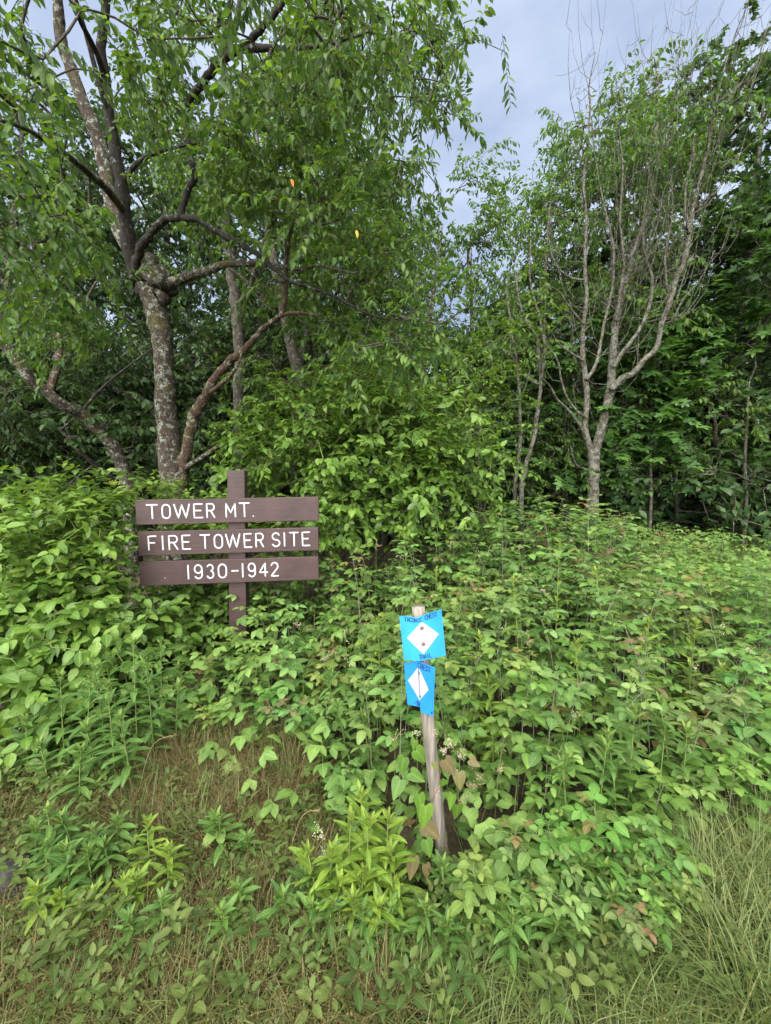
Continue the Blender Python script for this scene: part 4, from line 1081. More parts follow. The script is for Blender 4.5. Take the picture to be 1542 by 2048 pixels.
# ------------------------------------------------------------------ goldenrod
def rod_leaves(mat): return [as_mesh(leaf_shape(1, w, 6, LANCE, .3, dr, .02, .01), M[mat]) for w, dr in ((.25, .2), (.28, .38), (.23, .1))], as_mesh(leaf_shape(1, .26, 4, LANCE, .3, .05, 0, 0, .4), M[mat])
ROD = {'g': rod_leaves('goldenrod'), 'y': rod_leaves('yellow_rod')}
gg = np.random.default_rng(71)
def goldenrod(x, y, H, key, label, group, n=46, size=.11, top=9):
    z = float(gz(x, y))
    o = thing('goldenrod', label, 'goldenrod', (x, y, z), gg.uniform(0, 2 * PI), 1.0, group)
    ln = gg.normal(0, .07, 2) * H
    p, r = smooth_path([[0, 0, -.03], [ln[0] * .3, ln[1] * .3, H * .5], [ln[0], ln[1], H]], [.004, .0034, .0018], 6, 0, gg)
    mb = MB(); mb.add(*tubes(p, r, 5)); mb.build('stem', M['green_stem'], o)
    meshes, tip = ROD[key]
    for i in range(n):
        f = .12 + .88 * (i + .5) / n
        q = np.array([np.interp(f, np.linspace(0, 1, len(p)), p[:, c]) for c in range(3)])
        a = i * 2.4 + gg.uniform(-.6, .6)
        el = .08 + .75 * f ** 2.2 + gg.normal(0, .24)
        s = size * (.75 + .5 * math.sin(PI * min(f * 1.05, 1)) - .38 * max(0, f - .8) / .2) * gg.uniform(.65, 1.15)
        d = np.array([math.cos(a) * math.cos(el), math.sin(a) * math.cos(el), math.sin(el)])
        nn = np.array([-d[0] * .5 + gg.normal(0, .1), -d[1] * .5 + gg.normal(0, .1), 1])
        link('leaf', meshes[i % 3], o, mat4=frame4(q, d, nn, s))
    for i in range(top):
        a = i * 2.4; el = .55 + .08 * i
        d = np.array([math.cos(a) * math.cos(el), math.sin(a) * math.cos(el), math.sin(el)])
        link('leaf', tip, o, mat4=frame4(p[-1] - [0, 0, .004 + .004 * (top - i)], d, np.array([-d[0] + gg.normal(0, .2), -d[1] + gg.normal(0, .2), .6]), size * gg.uniform(.3, .6)))
    return o
ORD = ['leftmost', 'second', 'third', 'fourth', 'fifth', 'sixth', 'seventh', 'eighth', 'ninth', 'tenth', 'eleventh', 'twelfth', 'thirteenth', 'fourteenth', 'fifteenth', 'sixteenth']
def rods(lst, key, label, group, size=.105, n=46):
    for px, d, tpy in lst:
        x = (px - CX) / FPX * d
        H = P(px, tpy, d)[2] - float(gz(x, d))
        k = sorted(lst).index((px, d, tpy))
        lab = label if len(lst) == 1 else f'{ORD[k]} {label}'
        goldenrod(x, d, max(.2, H), key, lab, group, n if H > .5 else int(n * .7), size)
rods([(15, 1.95, 1440), (45, 2.05, 1400), (95, 2.0, 1350), (140, 1.9, 1370), (185, 2.05, 1310), (200, 1.86, 1360), (250, 2.1, 1285), (285, 2.0, 1320), (305, 2.2, 1280), (330, 2.1, 1360), (215, 2.2, 1300), (60, 1.85, 1480), (120, 1.75, 1500), (235, 1.8, 1420), (345, 2.3, 1330), (165, 1.85, 1450)], 'g',
     'goldenrod stalk from the left in the leafy clump below the left shrub', 'goldenrod below the left shrub', .095)
rods([(20, 1.5, 1650), (60, 1.45, 1625), (110, 1.5, 1620), (160, 1.45, 1640), (200, 1.52, 1635), (40, 1.38, 1700), (90, 1.36, 1690), (140, 1.36, 1700), (185, 1.4, 1690), (235, 1.45, 1690)], 'g',
     'short goldenrod from the left in the low clump at lower left', 'goldenrod at the lower left edge', .085)
rods([(265, 1.42, 1650), (300, 1.38, 1690), (20, 1.28, 1770), (75, 1.3, 1770), (130, 1.28, 1790), (190, 1.3, 1780), (240, 1.32, 1760)], 'y',
     'low yellowish goldenrod from the left, in front of the lower left clump', 'low yellowish goldenrod at lower left', .075)
rods([(470, 1.28, 1850), (540, 1.24, 1890), (590, 1.3, 1830), (290, 1.22, 1910), (220, 1.2, 1930), (440, 1.2, 1940), (620, 1.2, 1930)], 'g',
     'small goldenrod sprout from the left in the lower grass', 'goldenrod sprouts in the lower grass', .075)
rods([(860, 1.22, 1830), (930, 1.2, 1870), (1010, 1.2, 1860), (1090, 1.19, 1890), (1170, 1.2, 1850), (1250, 1.22, 1850), (780, 1.18, 1890), (900, 1.16, 1930), (1040, 1.15, 1950), (720, 1.17, 1920), (1130, 1.16, 1940), (640, 1.2, 1890)], 'g',
     'small goldenrod sprout from the left along the bottom middle edge', 'goldenrod sprouts along the bottom edge', .075)
rods([(820, 3.2, 1060), (890, 2.6, 1140), (950, 2.1, 1270), (1050, 2.4, 1160), (1000, 1.9, 1350), (1120, 2.9, 1080), (1230, 2.5, 1150), (1300, 2.2, 1240), (1400, 2.3, 1240), (1480, 2.1, 1330), (1180, 2.05, 1290), (760, 2.3, 1240)], 'y',
     'yellow green goldenrod from the left scattered through the raspberry thicket', 'goldenrod scattered in the thicket', .09)
rods([(435, 1.5, 1625), ], 'g', 'single dark goldenrod standing alone in the brown grass', 'single goldenrod', .1, 56)
rods([(478, 1.48, 1690)], 'g', 'smaller goldenrod leaning against the single one in brown grass', 'single goldenrod', .07)
rods([(650, 1.3, 1690), (690, 1.36, 1640), (735, 1.38, 1595), (770, 1.35, 1640), (665, 1.26, 1760), (715, 1.26, 1740), (760, 1.28, 1760), (800, 1.3, 1700), (700, 1.22, 1790), (630, 1.28, 1720), (750, 1.22, 1800), (790, 1.26, 1790), (725, 1.3, 1640)], 'y',
     'yellow green goldenrod from the left in the bright clump by the trail post', 'yellow goldenrod by the trail post', .092)
rods([(1255, 1.75, 1370), (1285, 1.66, 1400), (1225, 1.6, 1480), (1265, 1.6, 1470)], 'g', 'tall goldenrod spire from the left, rising from the thicket below the half dead tree', 'goldenrod spires in the thicket', .095, 40)
rods([(1375, 1.75, 1400), (1350, 1.68, 1470), (1400, 1.7, 1440)], 'g', 'goldenrod spire from the left in the group near the right edge', 'goldenrod spires at right', .09, 40)
rods([(1130, 1.6, 1490), (1160, 1.55, 1530)], 'g', 'of two goldenrods among raspberry leaves right of the trail post', 'goldenrod midway', .08)
rods([(540, 2.3, 1380), (600, 2.35, 1340), (655, 2.2, 1330), (690, 2.0, 1400), (740, 1.9, 1430), (640, 1.95, 1460)], 'g', 'goldenrod from the left between the sign post and the trail post', 'goldenrod between the posts', .08)
rods([(1040, 1.26, 1800), (1100, 1.3, 1790), (1190, 1.34, 1790), (1230, 1.3, 1840), (960, 1.26, 1830), (900, 1.3, 1760)], 'g', 'low goldenrod sprout from the left at the foot of the thicket', 'goldenrod sprouts at the thicket foot', .09)

# ------------------------------------------------------------------ sign
def arc(cx, cy, rx, ry, a0, a1, n=10):
    return [(cx + rx * math.cos(math.radians(a0 + (a1 - a0) * i / n)), cy + ry * math.sin(math.radians(a0 + (a1 - a0) * i / n))) for i in range(n + 1)]
GLYPH = {  # single-stroke letters in a unit box
    'T': [[(0, 1), (1, 1)], [(.5, 1), (.5, 0)]], 'O': [arc(.5, .7, .5, .3, 0, 180, 8) + arc(.5, .3, .5, .3, 180, 360, 8) + [(1, .7)]],
    'W': [[(0, 1), (.25, 0), (.5, .98), (.75, 0), (1, 1)]], 'E': [[(1, 1), (0, 1), (0, 0), (1, 0)], [(0, .52), (.82, .52)]],
    'R': [[(0, 0), (0, 1), (.6, 1)] + arc(.62, .75, .36, .25, 90, -90, 8) + [(0, .5)], [(.5, .5), (1, 0)]],
    'M': [[(0, 0), (0, 1), (.5, .3), (1, 1), (1, 0)]], '.': [[(.4, .02), (.6, .02)]], 'F': [[(0, 0), (0, 1), (1, 1)], [(0, .52), (.8, .52)]], 'I': [[(.5, 0), (.5, 1)]],
    'S': [arc(.5, .75, .46, .25, 20, 270, 10) + arc(.5, .25, .48, .25, 90, -160, 10)],
    '1': [[(.5, 0), (.5, 1)]], '9': [arc(.5, .7, .46, .3, -10, 350, 14) + [(.96, .6)] + arc(.5, .3, .46, .3, 0, -150, 8)],
    '3': [arc(.48, .76, .44, .24, 155, -80, 10) + arc(.48, .27, .5, .27, 85, -155, 10)], '0': [arc(.5, .68, .5, .32, 0, 180, 8) + arc(.5, .32, .5, .32, 180, 360, 8) + [(1, .68)]],
    '-': [[(0, .48), (1, .48)]], '4': [[(.72, 0), (.72, 1), (0, .3), (1, .3)]], '2': [arc(.5, .72, .46, .28, 165, -25, 10) + [(0, 0), (1, 0)]],
    'A': [[(0, 0), (.5, 1), (1, 0)], [(.2, .38), (.8, .38)]], 'C': [arc(.5, .68, .5, .32, 35, 180, 8) + arc(.5, .32, .5, .32, 180, 325, 8)],
    'N': [[(0, 0), (0, 1), (1, 0), (1, 1)]], 'L': [[(0, 1), (0, 0), (1, 0)]]}
def densify(pl, step):
    out = [pl[0]]
    for a, b in zip(pl[:-1], pl[1:]):
        n = max(1, int(math.hypot(b[0] - a[0], b[1] - a[1]) / step))
        out += [(a[0] + (b[0] - a[0]) * i / n, a[1] + (b[1] - a[1]) * i / n) for i in range(1, n + 1)]
    return out
def stroke(mb, pts3, r, nrm, flat):
    """a rounded stroke lying on a surface: tube pressed flat along its normal, with round ends"""
    p = np.asarray(pts3, float)
    t0 = norm(p[0] - p[1]); t1 = norm(p[-1] - p[-2])
    p = np.concatenate([[p[0] + t0 * r * .6], p, [p[-1] + t1 * r * .6]]); R = np.full(len(p), r); R[0] = R[-1] = r * .7
    k = 8
    V, F = tubes(p, R, k, True, np.asarray(nrm, float).reshape(-1, 3)[0])
    c = np.repeat(p, k, 0); off = V - c; nn = np.broadcast_to(np.asarray(nrm, float), off.shape) if np.ndim(nrm) == 1 else np.repeat(np.concatenate([[nrm[0]], nrm, [nrm[-1]]]), k, 0)
    dn = np.sum(off * nn, 1, keepdims=True)
    V = c + off - nn * dn * (1 - flat)
    mb.add(V, F)

def wooden_sign():
    d = 3.08
    TL, TR = P(272, 1000, 3.01), P(637, 993, 3.15)
    ex = norm((TR - TL) * [1, 1, 0]); W = np.linalg.norm(TR - TL)
    yaw = math.atan2(ex[1], ex[0])
    nrm_ = np.array([ex[1], -ex[0], 0])                     # towards the camera
    post_c = P(467, 1000, 3.105)
    base = np.array([post_c[0], post_c[1], float(gz(post_c[0], post_c[1]))])
    root = thing('wooden_sign', 'brown painted wooden sign of three boards reading TOWER MT. FIRE TOWER SITE 1930-1942', 'sign', base, yaw)
    inv = Matrix.Rotation(-yaw, 3, 'Z')
    def loc(w): return np.array(inv @ Vector(w - base))
    top = P(467, 941, 3.15)[2]
    mb = MB(); hw = .064
    box(mb, (-hw, -.002, -.3), (hw, .10, top - base[2]), .004)
    mb.build('post', M['brown'], root, False).rotation_euler = (0, math.radians(.9), 0)
    rows = [((272, 1000), (637, 993), (276, 1049), (638, 1041)), ((277, 1063), (637, 1054), (279, 1111), (638, 1100)), ((280, 1122), (637, 1113), (283, 1172), (638, 1157))]
    texts = [[('T', 200, 280), ('O', 298, 360), ('W', 375, 485), ('E', 502, 568), ('R', 585, 645), ('M', 710, 782), ('T', 798, 875), ('.', 884, 904)],
             [('F', 215, 275), ('I', 300, 320), ('R', 345, 410), ('E', 430, 492), ('T', 545, 618), ('O', 637, 700), ('W', 712, 815), ('E', 833, 892), ('R', 910, 970), ('S', 1018, 1080), ('I', 1096, 1116), ('T', 1137, 1205), ('E', 1222, 1282)],
             [('1', 464, 486), ('9', 508, 572), ('3', 590, 645), ('0', 665, 728), ('-', 752, 805), ('1', 819, 840), ('9', 860, 920), ('4', 935, 1000), ('2', 1012, 1072)]]
    spans = [(135, 1337), (153, 1337), (165, 1340)]
    for (tl, tr, bl, br), tx, (u0, u1) in zip(rows, texts, spans):
        a = loc(P(*tl, 3.01)); b = loc(P(*tr, 3.15)); c = loc(P(*bl, 3.01)); e = loc(P(*br, 3.15))
        w = b[0] - a[0]; h = ((a[2] - c[2]) + (b[2] - e[2])) / 2
        tilt = math.atan2(((b[2] + e[2]) - (a[2] + c[2])) / 2, w)
        cen = Vector(((a[0] + b[0] + c[0] + e[0]) / 4, -.0225, (a[2] + b[2] + c[2] + e[2]) / 4))
        mb = MB(); box(mb, (-w / 2, -.02, -h / 2), (w / 2, .019, h / 2), .0035)
        bd = mb.build('board', M['brown'], root, False, cen); bd.rotation_euler = (0, -tilt, 0)
        sc_ = w / (u1 - u0)
        for ch, x0, x1 in tx:
            mb = MB(); lh = 92 * sc_
            for pl in GLYPH[ch]:
                pts = densify(pl, .25)
                p3 = [(-w / 2 + (x0 + 6 + (x1 - x0 - 12) * q[0] - u0) * sc_, -.0205, -lh / 2 + lh * q[1] + .002) for q in pts]
                stroke(mb, p3, 5.4 * sc_, (0, 1, 0), .22)
            mb.build('letter', M['white'], bd)
wooden_sign()

# ------------------------------------------------------------------ trail post with two markers
def sheet(S, poly_n, t, nu=14, nv=14):
    """S(u, v) -> point; a thin sheet of thickness t with closed edges"""
    us = np.linspace(0, 1, nu); vs = np.linspace(0, 1, nv)
    A = np.array([[S(u, v) for u in us] for v in vs]); off = poly_n * t
    B = A + off
    V = np.concatenate([A.reshape(-1, 3), B.reshape(-1, 3)]); F = []
    n0 = nu * nv
    for j in range(nv - 1):
        for i in range(nu - 1):
            a, b, c, d = j * nu + i, j * nu + i + 1, (j + 1) * nu + i + 1, (j + 1) * nu + i
            F += [[a, b, c], [a, c, d], [n0 + a, n0 + c, n0 + b], [n0 + a, n0 + d, n0 + c]]
    ring = [i for i in range(nu)] + [j * nu + nu - 1 for j in range(1, nv)] + [(nv - 1) * nu + i for i in range(nu - 2, -1, -1)] + [j * nu for j in range(nv - 2, 0, -1)]
    for a, b in zip(ring, ring[1:] + ring[:1]):
        F += [[a, n0 + a, n0 + b], [a, n0 + b, b]]
    return V, np.array(F)

def trail_post():
    top, mid, bot = P(838, 1226, 1.47), P(857, 1450, 1.50), P(882, 1690, 1.53)
    foot = bot + (bot - mid) / (mid[2] - bot[2]) * (bot[2] - float(gz(bot[0], bot[1])) + .1)
    base = np.array([foot[0], foot[1], float(gz(foot[0], foot[1]))])
    root = thing('trail_post', 'round weathered wooden post carrying two blue diamond trail markers', 'post', base)
    p, r = smooth_path([foot, bot, mid, top - [0, 0, .008], top], [.0245, .0245, .0245, .0245, .021], 4, 0)
    g = np.random.default_rng(9)
    mb = MB(); V, F = tubes(p - base, r, 20); V = V + g.normal(0, .0004, V.shape); mb.add(V, F); mb.build('post_shaft', M['stake'], root)
    back = np.array([0, 1.0, 0.0])
    def bil(c, u, v):     # corners TL TR BR BL, v = 0 at the bottom
        return (c[0] * (1 - u) + c[1] * u) * v + (c[3] * (1 - u) + c[2] * u) * (1 - v)
    # upper marker
    D1 = 1.437
    c1 = [P(799, 1236, D1), P(884, 1221, D1), P(893, 1314, D1), P(809, 1327, D1)]
    def S1(u, v):
        w = bil(c1, u, v) - base
        bow = .016 * (u - .5) ** 2 * 4 + .006 * math.sin(5 * u + 1.2) * (v - .5) + .008 * max(0, .2 - u) * (1 - v) * 5
        dip = -.010 * math.exp(-((u - .42) / .16) ** 2) * v ** 4 + .006 * math.exp(-((u - .15) / .12) ** 2) * (1 - v) ** 3
        return w + back * bow + np.array([0, 0, dip])
    mk = MB(); mk.add(*sheet(S1, back, .0012)); m1 = mk.build('trail_marker', M['blue'], root, False); m1['label'] = 'upper blue plastic marker with white diamond and two nail heads'
    fwd = -back
    def patch(S, corners, lift, n=9):
        A = np.array(corners, float)
        def Q(a, b):
            u, v = (A[0] * (1 - a) + A[1] * a) * (1 - b) + (A[3] * (1 - a) + A[2] * a) * b
            return S(u, v) + fwd * lift
        return sheet(Q, back, lift * .8, n, n)
    mb = MB(); mb.add(*patch(S1, [(.5, .865), (.88, .50), (.47, .135), (.12, .52)], .0008)); mb.build('diamond', M['plastic_white'], m1, False)
    for u, v in ((.495, .72), (.49, .36)):
        mb = MB(); c = S1(u, v) + fwd * .001
        for i, (dy, rr) in enumerate(((0, .0066), (-.002, .006), (-.0028, .0035))):
            pass
        mb.add(*tubes(np.array([c, c + fwd * .0015, c + fwd * .0026]), np.array([.0068, .0066, .004]), 14)); mb.build('nail', M['nail'], m1)
    def text(mb, S, s, path, hgt, r, lift=.0012, squeeze=.82):
        n = len(s)
        for i, ch in enumerate(s):
            if ch == ' ': continue
            f0, f1 = i / n, (i + squeeze) / n
            for pl in GLYPH[ch]:
                pts = densify(pl, .34)
                st = []
                for q in pts:
                    u, v = path(f0 + (f1 - f0) * q[0]); st.append(S(u, v + hgt * (q[1] - .5)) + fwd * lift)
                if len(st) > 1: stroke(mb, st, r, fwd, .3)
    mb = MB()
    text(mb, S1, 'TACONIC CREST', lambda f: (.11 + .78 * f, .92 + .03 * abs(f - .45)), .092, .0011)
    text(mb, S1, 'TRAIL', lambda f: (.36 + .30 * f, .085), .09, .0011)
    mb.build('lettering', M['ink'], m1)
    # lower marker, folded along the middle
    D2 = 1.455
    L4 = [P(808, 1327, D2 + .012), P(836, 1322, D2 - .012), P(841, 1414, D2 - .006), P(815, 1409, D2 + .014)]
    R4 = [P(836, 1322, D2 - .014), P(870, 1334, D2 + .004), P(867, 1434, D2 + .002), P(841, 1424, D2 - .016)]
    def SL(u, v): return bil(L4, u, v) - base + back * .002 * math.sin(3 * v)
    def SR(u, v): return bil(R4, u, v) - base + back * .003 * math.sin(4 * v + u)
    mb = MB(); mb.add(*sheet(SL, back, .0012, 6, 12)); mb.add(*sheet(SR, back, .0012, 6, 12))
    m2 = mb.build('trail_marker', M['blue_deep'], root, False); m2['label'] = 'lower blue plastic marker creased down the middle and torn'
    mb = MB(); mb.add(*patch(SL, [(.97, .86), (1.0, .2), (.985, .13), (.18, .58)], .0008, 7))
    mb.add(*patch(SR, [(.02, .88), (.63, .50), (.01, .235), (.01, .55)], .0008, 7)); mb.build('diamond', M['plastic_white'], m2, False)
    mb = MB()
    text(mb, SR, 'CREST', lambda f: (-.02 + .76 * f, .93 - .02 * f), .1, .0011)
    text(mb, SL, '-TR', lambda f: (.55 + .45 * f, .085 - .03 * f), .09, .0013)
    stroke(mb, [SR(.012, v) + fwd * .0012 for v in np.linspace(.3, .86, 10)], .0007, fwd, .3)
    mb.build('lettering', M['ink'], m2)
    for S, u, v, e in ((SR, .02, .76, .005), (SR, .02, .3, .005), (SR, .87, .07, .004)):
        mb = MB(); c = S(u, v); mb.add(*tubes(np.array([c + [0, 0, -e], c + fwd * .003, c + [0, 0, e]]), np.array([.0016, .0026, .0016]), 8)); mb.build('nail', M['black'], m2)
    return base, p
POST_BASE, POST_PATH = trail_post()

# ------------------------------------------------------------------ climbing bindweed on the trail post
def bindweed():
    g = np.random.default_rng(81)
    base = G(845, 1.42)
    root = thing('bindweed_vine', 'climbing bindweed with heart shaped leaves and cream flowers on the trail post', 'vine', base)
    n = 40; th = np.linspace(0, 7.5, n)
    c = np.array([POST_PATH[0] * 0 + np.array([np.interp(z, POST_PATH[:, 2], POST_PATH[:, k]) for k in range(3)]) for z in np.linspace(base[2] + .05, .52 + base[2], n)])
    sp = c + np.stack([np.cos(th) * .028, np.sin(th) * .028, np.zeros(n)], 1)
    mb = MB(); mb.add(*tubes(sp - base, np.full(n, .0013), 5)); mb.build('stem', M['vine_stem'], root)
    gm = leaf_meshes([fan_leaf(HEART, 1, .12, d) for d in (.15, .3)], M['bindweed']); bmx = leaf_meshes([fan_leaf(HEART, 1, .1, d) for d in (.15, .3)], M['bind_brown'])
    Ls = [(808, 1515, 1.38, 38, -.5, 'g'), (832, 1500, 1.40, 34, .1, 'g'), (822, 1545, 1.37, 34, .5, 'g'), (838, 1590, 1.36, 40, -.1, 'g'), (851, 1612, 1.35, 42, .15, 'g'), (800, 1560, 1.4, 36, -.3, 'g'),
          (830, 1480, 1.42, 30, -.2, 'g'), (890, 1520, 1.40, 36, .2, 'b'), (918, 1545, 1.4, 34, .5, 'b'), (905, 1590, 1.4, 26, -.3, 'g'), (868, 1525, 1.405, 20, .1, 'b'), (822, 1640, 1.35, 44, -.2, 'b'), (850, 1650, 1.36, 42, .3, 'b'),
          (852, 1680, 1.34, 46, -.1, 'g'), (826, 1715, 1.33, 46, .2, 'b'), (852, 1730, 1.33, 36, .3, 'b'), (890, 1560, 1.41, 30, -.3, 'g'), (940, 1520, 1.42, 26, .4, 'b'), (800, 1690, 1.36, 40, -.4, 'g'), (915, 1610, 1.42, 34, .1, 'g')]
    for px, py, d, s, a, k in Ls:
        q = P(px, py, d)
        j = int(np.argmin(np.sum((sp - q) ** 2, 1)))
        a += g.normal(0, .45); D = np.array([math.sin(a), -.45 + g.normal(0, .3), -math.cos(a)]); N = np.array([g.normal(0, .6), -1.0, .75 + g.normal(0, .5)]); s *= g.uniform(.75, 1.1)
        o = link('leaf', (gm if k == 'g' else bmx)[g.integers(2)], root, mat4=frame4(q - base, D, N, s * d / FPX * 1.0))
        if k == 'b': o['label'] = 'bronze brown heart shaped leaf'
    for px, py, d, n_, w, pink in ((885, 1490, 1.40, 60, .022, 0), (905, 1475, 1.41, 50, .02, 0), (925, 1505, 1.42, 60, .02, 0), (915, 1530, 1.41, 40, .018, 0), (945, 1565, 1.42, 60, .02, 1), (930, 1590, 1.42, 36, .014, 1), (872, 1575, 1.39, 18, .012, 0), (868, 1455, 1.42, 20, .016, 0), (1003, 1530, 1.45, 40, .016, 2), (955, 1540, 1.43, 40, .018, 1)):
        q = P(px, py, d); mb = MB()
        for s_ in range(4):
            a = g.uniform(0, 2 * PI); e = np.array([math.cos(a) * w, math.sin(a) * w * .6, g.uniform(-.6, 1.2) * w])
            t = np.linspace(0, 1, 4)[:, None]; mb.add(*tubes(q - base + e * t * 1.6 - [0, 0, .02], np.full(4, .0006), 3, False), mat=1)
            m_ = n_ // 4; mb.add(*dots(q - base + e * 1.6 * g.uniform(.1, 1, (m_, 1)) - [0, 0, .02] + g.normal(0, .004, (m_, 3)), np.full(m_, .0016), g))
        mb.build('flower_cluster', [M['flower_pink'] if pink else M['flower'], M['vine_stem']], root)
bindweed()

def flower_sprigs():
    g = np.random.default_rng(83)
    pts = [(752, 1090, 3.3), (800, 1110, 3.2), (900, 1085, 3.4), (960, 1110, 3.2), (1040, 1090, 3.4), (1140, 1075, 3.6), (1220, 1100, 3.4), (1320, 1120, 3.2), (1450, 1160, 2.8), (1090, 1180, 2.7), (1200, 1200, 2.6), (1290, 1230, 2.4), (1330, 1190, 2.6), (1440, 1250, 2.3), (1260, 1400, 1.9), (1270, 1380, 1.9), (1160, 1370, 2.0), (1150, 1430, 1.8), (1010, 1250, 2.4), (690, 1270, 2.5), (640, 1290, 2.5), (600, 1250, 2.7), (655, 1310, 2.4), (700, 1320, 2.3),
           (790, 1470, 1.6), (835, 1460, 1.55), (645, 1655, 1.4), (655, 1690, 1.38), (270, 1745, 1.42), (1075, 1660, 1.5), (1085, 1690, 1.45), (960, 1320, 2.1), (1060, 1280, 2.2), (1390, 1330, 2.1), (1500, 1300, 2.1), (930, 1200, 2.6)]
    for i, (px, py, d) in enumerate(pts):
        q = P(px, py, d); gzv = float(gz(q[0], q[1]))
        base = np.array([q[0] + g.normal(0, .02), q[1] + .03, gzv])
        tip = q - base
        mb = MB()
        st, r = smooth_path([[0, 0, -.02], tip * [.9, .9, .6], tip], [.0012, .001, .0007], 5, 0, g); mb.add(*tubes(st, r, 4), mat=1)
        for k in range(4):
            a = g.uniform(0, 2 * PI); L = g.uniform(.03, .07); e = np.array([math.cos(a) * L * .7, math.sin(a) * L * .5, g.uniform(-.3, 1) * L])
            o0 = tip + np.array([0, 0, -g.uniform(0, .04)])
            t = np.linspace(0, 1, 4)[:, None]; mb.add(*tubes(o0 + e * t, np.full(4, .0007), 3, False), mat=1)
            m_ = 11; mb.add(*dots(o0 + e * np.linspace(.15, 1, m_)[:, None] + g.normal(0, .0035, (m_, 3)), g.uniform(.0017, .0028, m_), g))
        lab = 'sprig of tiny cream blooms in the far half of the thicket' if d > 3 else 'sprig of tiny cream blooms in the middle of the thicket' if px > 850 and d > 2.2 else 'sprig of tiny cream blooms in the thicket right of the trail post' if px > 850 else 'sprig of tiny cream blooms between the sign and the trail post' if px > 560 else 'sprig of tiny cream blooms in the brown grass'
        o = mb.build('flower_sprig', [M['flower'] if i % 4 else M['flower_pink'], M['green_stem']], None, True, base)
        tag(o, lab, 'flower', 'cream flowering sprigs')
flower_sprigs()

# ------------------------------------------------------------------ grass
def blades(g, xy, h, w, bend, mat, name, seed_frac=0, seeds_n=16, age_p=3, extra=None):
    n = len(xy)
    xy = xy.copy(); k = int(n * .75); c = g.integers(0, n, (k,)) // 28 * 28; xy[:k] = xy[np.minimum(c, n - 1)] + g.normal(0, .022, (k, 2))
    w = w * g.uniform(.5, 1.9, n)[:, None]
    z = gz(xy[:, 0], xy[:, 1])
    a = g.uniform(0, 2 * PI, n); dirv = np.stack([np.cos(a), np.sin(a), np.zeros(n)], 1)
    side = np.stack([-np.sin(a + g.normal(0, .8, n)), np.cos(a), np.zeros(n)], 1); side = norm(side)
    H = h * g.uniform(.5, 1.25, n); B = bend * g.uniform(.2, 1.5, n) * H
    base = np.column_stack([xy, z - .01])
    ts = np.array([0, .3, .6, .85, 1.0]); ws = np.array([1, .95, .75, .4, .0])
    V = []
    for t, wv in zip(ts, ws):
        c = base + dirv * (B * t ** 2)[:, None] + np.array([0, 0, 1.0]) * (H * (t - .32 * (B / H) * t ** 2))[:, None]
        if wv > 0: V += [c - side * (w * wv * .5), c + side * (w * wv * .5)]
        else: V += [c]
    V = np.stack(V, 1)
    F1 = []
    for k in range(3): F1 += [[2 * k, 2 * k + 1, 2 * k + 3], [2 * k, 2 * k + 3, 2 * k + 2]]
    F1 += [[6, 7, 8]]
    F = np.array(F1)[None] + (np.arange(n) * 9)[:, None, None]
    lc = np.zeros((n, 9, 4)); lc[:, :, 0] = .4; lc[:, :, 1] = .5; lc[:, :, 2] = g.uniform(size=(n, 1)); lc[:, :, 3] = (g.uniform(size=(n, 1)) ** age_p)
    mb = MB(); mb.add(V.reshape(-1, 3), F.reshape(-1, 3), lc.reshape(-1, 4))
    m = int(n * seed_frac)
    if m:
        i = g.choice(n, m, replace=False)
        tip = V[i, 8]; pp = []
        u = g.uniform(0, 1, (m, seeds_n, 1))
        c = tip[:, None] + np.array([0, 0, -.09]) * u + g.normal(0, 1, (m, seeds_n, 3)) * (.004 + .02 * u) * [1, 1, .5]
        c = c.reshape(-1, 3); k = len(c)
        d1 = norm(g.normal(size=(k, 3)) + [0, 0, .6]) * .006; d2 = norm(g.normal(size=(k, 3))) * .0013
        VV = np.stack([c - d1 * .5, c + d2, c + d1 * .5, c - d2], 1); FF = np.array([[0, 1, 2], [0, 2, 3]])[None] + (np.arange(k) * 4)[:, None, None]
        l2 = np.zeros((k, 4, 4)); l2[:, :, 2] = g.uniform(size=(k, 1))
        mb.add(VV.reshape(-1, 3), FF.reshape(-1, 3), l2.reshape(-1, 4), 1)
    if extra: extra(mb)
    o = mb.build(name, [mat, M['seed'], M['green_stem']]); o['kind'] = 'stuff'
    return o

def sample_poly(g, poly, n):
    poly_a = np.array(poly); lo, hi = poly_a.min(0), poly_a.max(0); out = []
    while len(out) < n:
        x, y = g.uniform(lo, hi)
        if in_poly(x, y, poly): out.append((x, y))
    return np.array(out)
gs = np.random.default_rng(91)
DRY = [(-1.5, 1.0), (.05, 1.0), (-.05, 1.25), (-.15, 1.45), (-.3, 1.7), (-.5, 2.1), (-.9, 2.35), (-1.3, 2.0), (-1.9, 1.9), (-2.2, 1.6)]
blades(gs, sample_poly(gs, DRY, 17000), .19, .0026, .9, M['dry'], 'dry_grass', .26, 30, 7)
blades(gs, sample_poly(gs, DRY, 5000), .18, .0040, .7, M['grass'], 'grass', 0, 0, 5)
blades(gs, sample_poly(gs, [(-1.6, .95), (1.6, .95), (1.4, 1.25), (.6, 1.28), (-.1, 1.2), (-1.6, 1.4)], 11000), .15, .0028, 1.0, M['grass'], 'grass', .05, 16, 5)
RIGHT = [(.9, .95), (2.2, .95), (3.0, 2.2), (2.6, 2.3), (2.1, 1.92), (1.55, 1.62), (1.1, 1.42), (.98, 1.25)]
blades(gs, sample_poly(gs, RIGHT, 13000), .3, .003, 1.0, M['grass'], 'grass', .06, 18, 4)
blades(gs, sample_poly(gs, [(2.2, 1), (5.2, 1), (7, 5), (4.4, 4.6), (3.5, 3.3), (2.7, 2.3)], 7000), .34, .0055, .9, M['grass'], 'grass', 0, 0, 4)
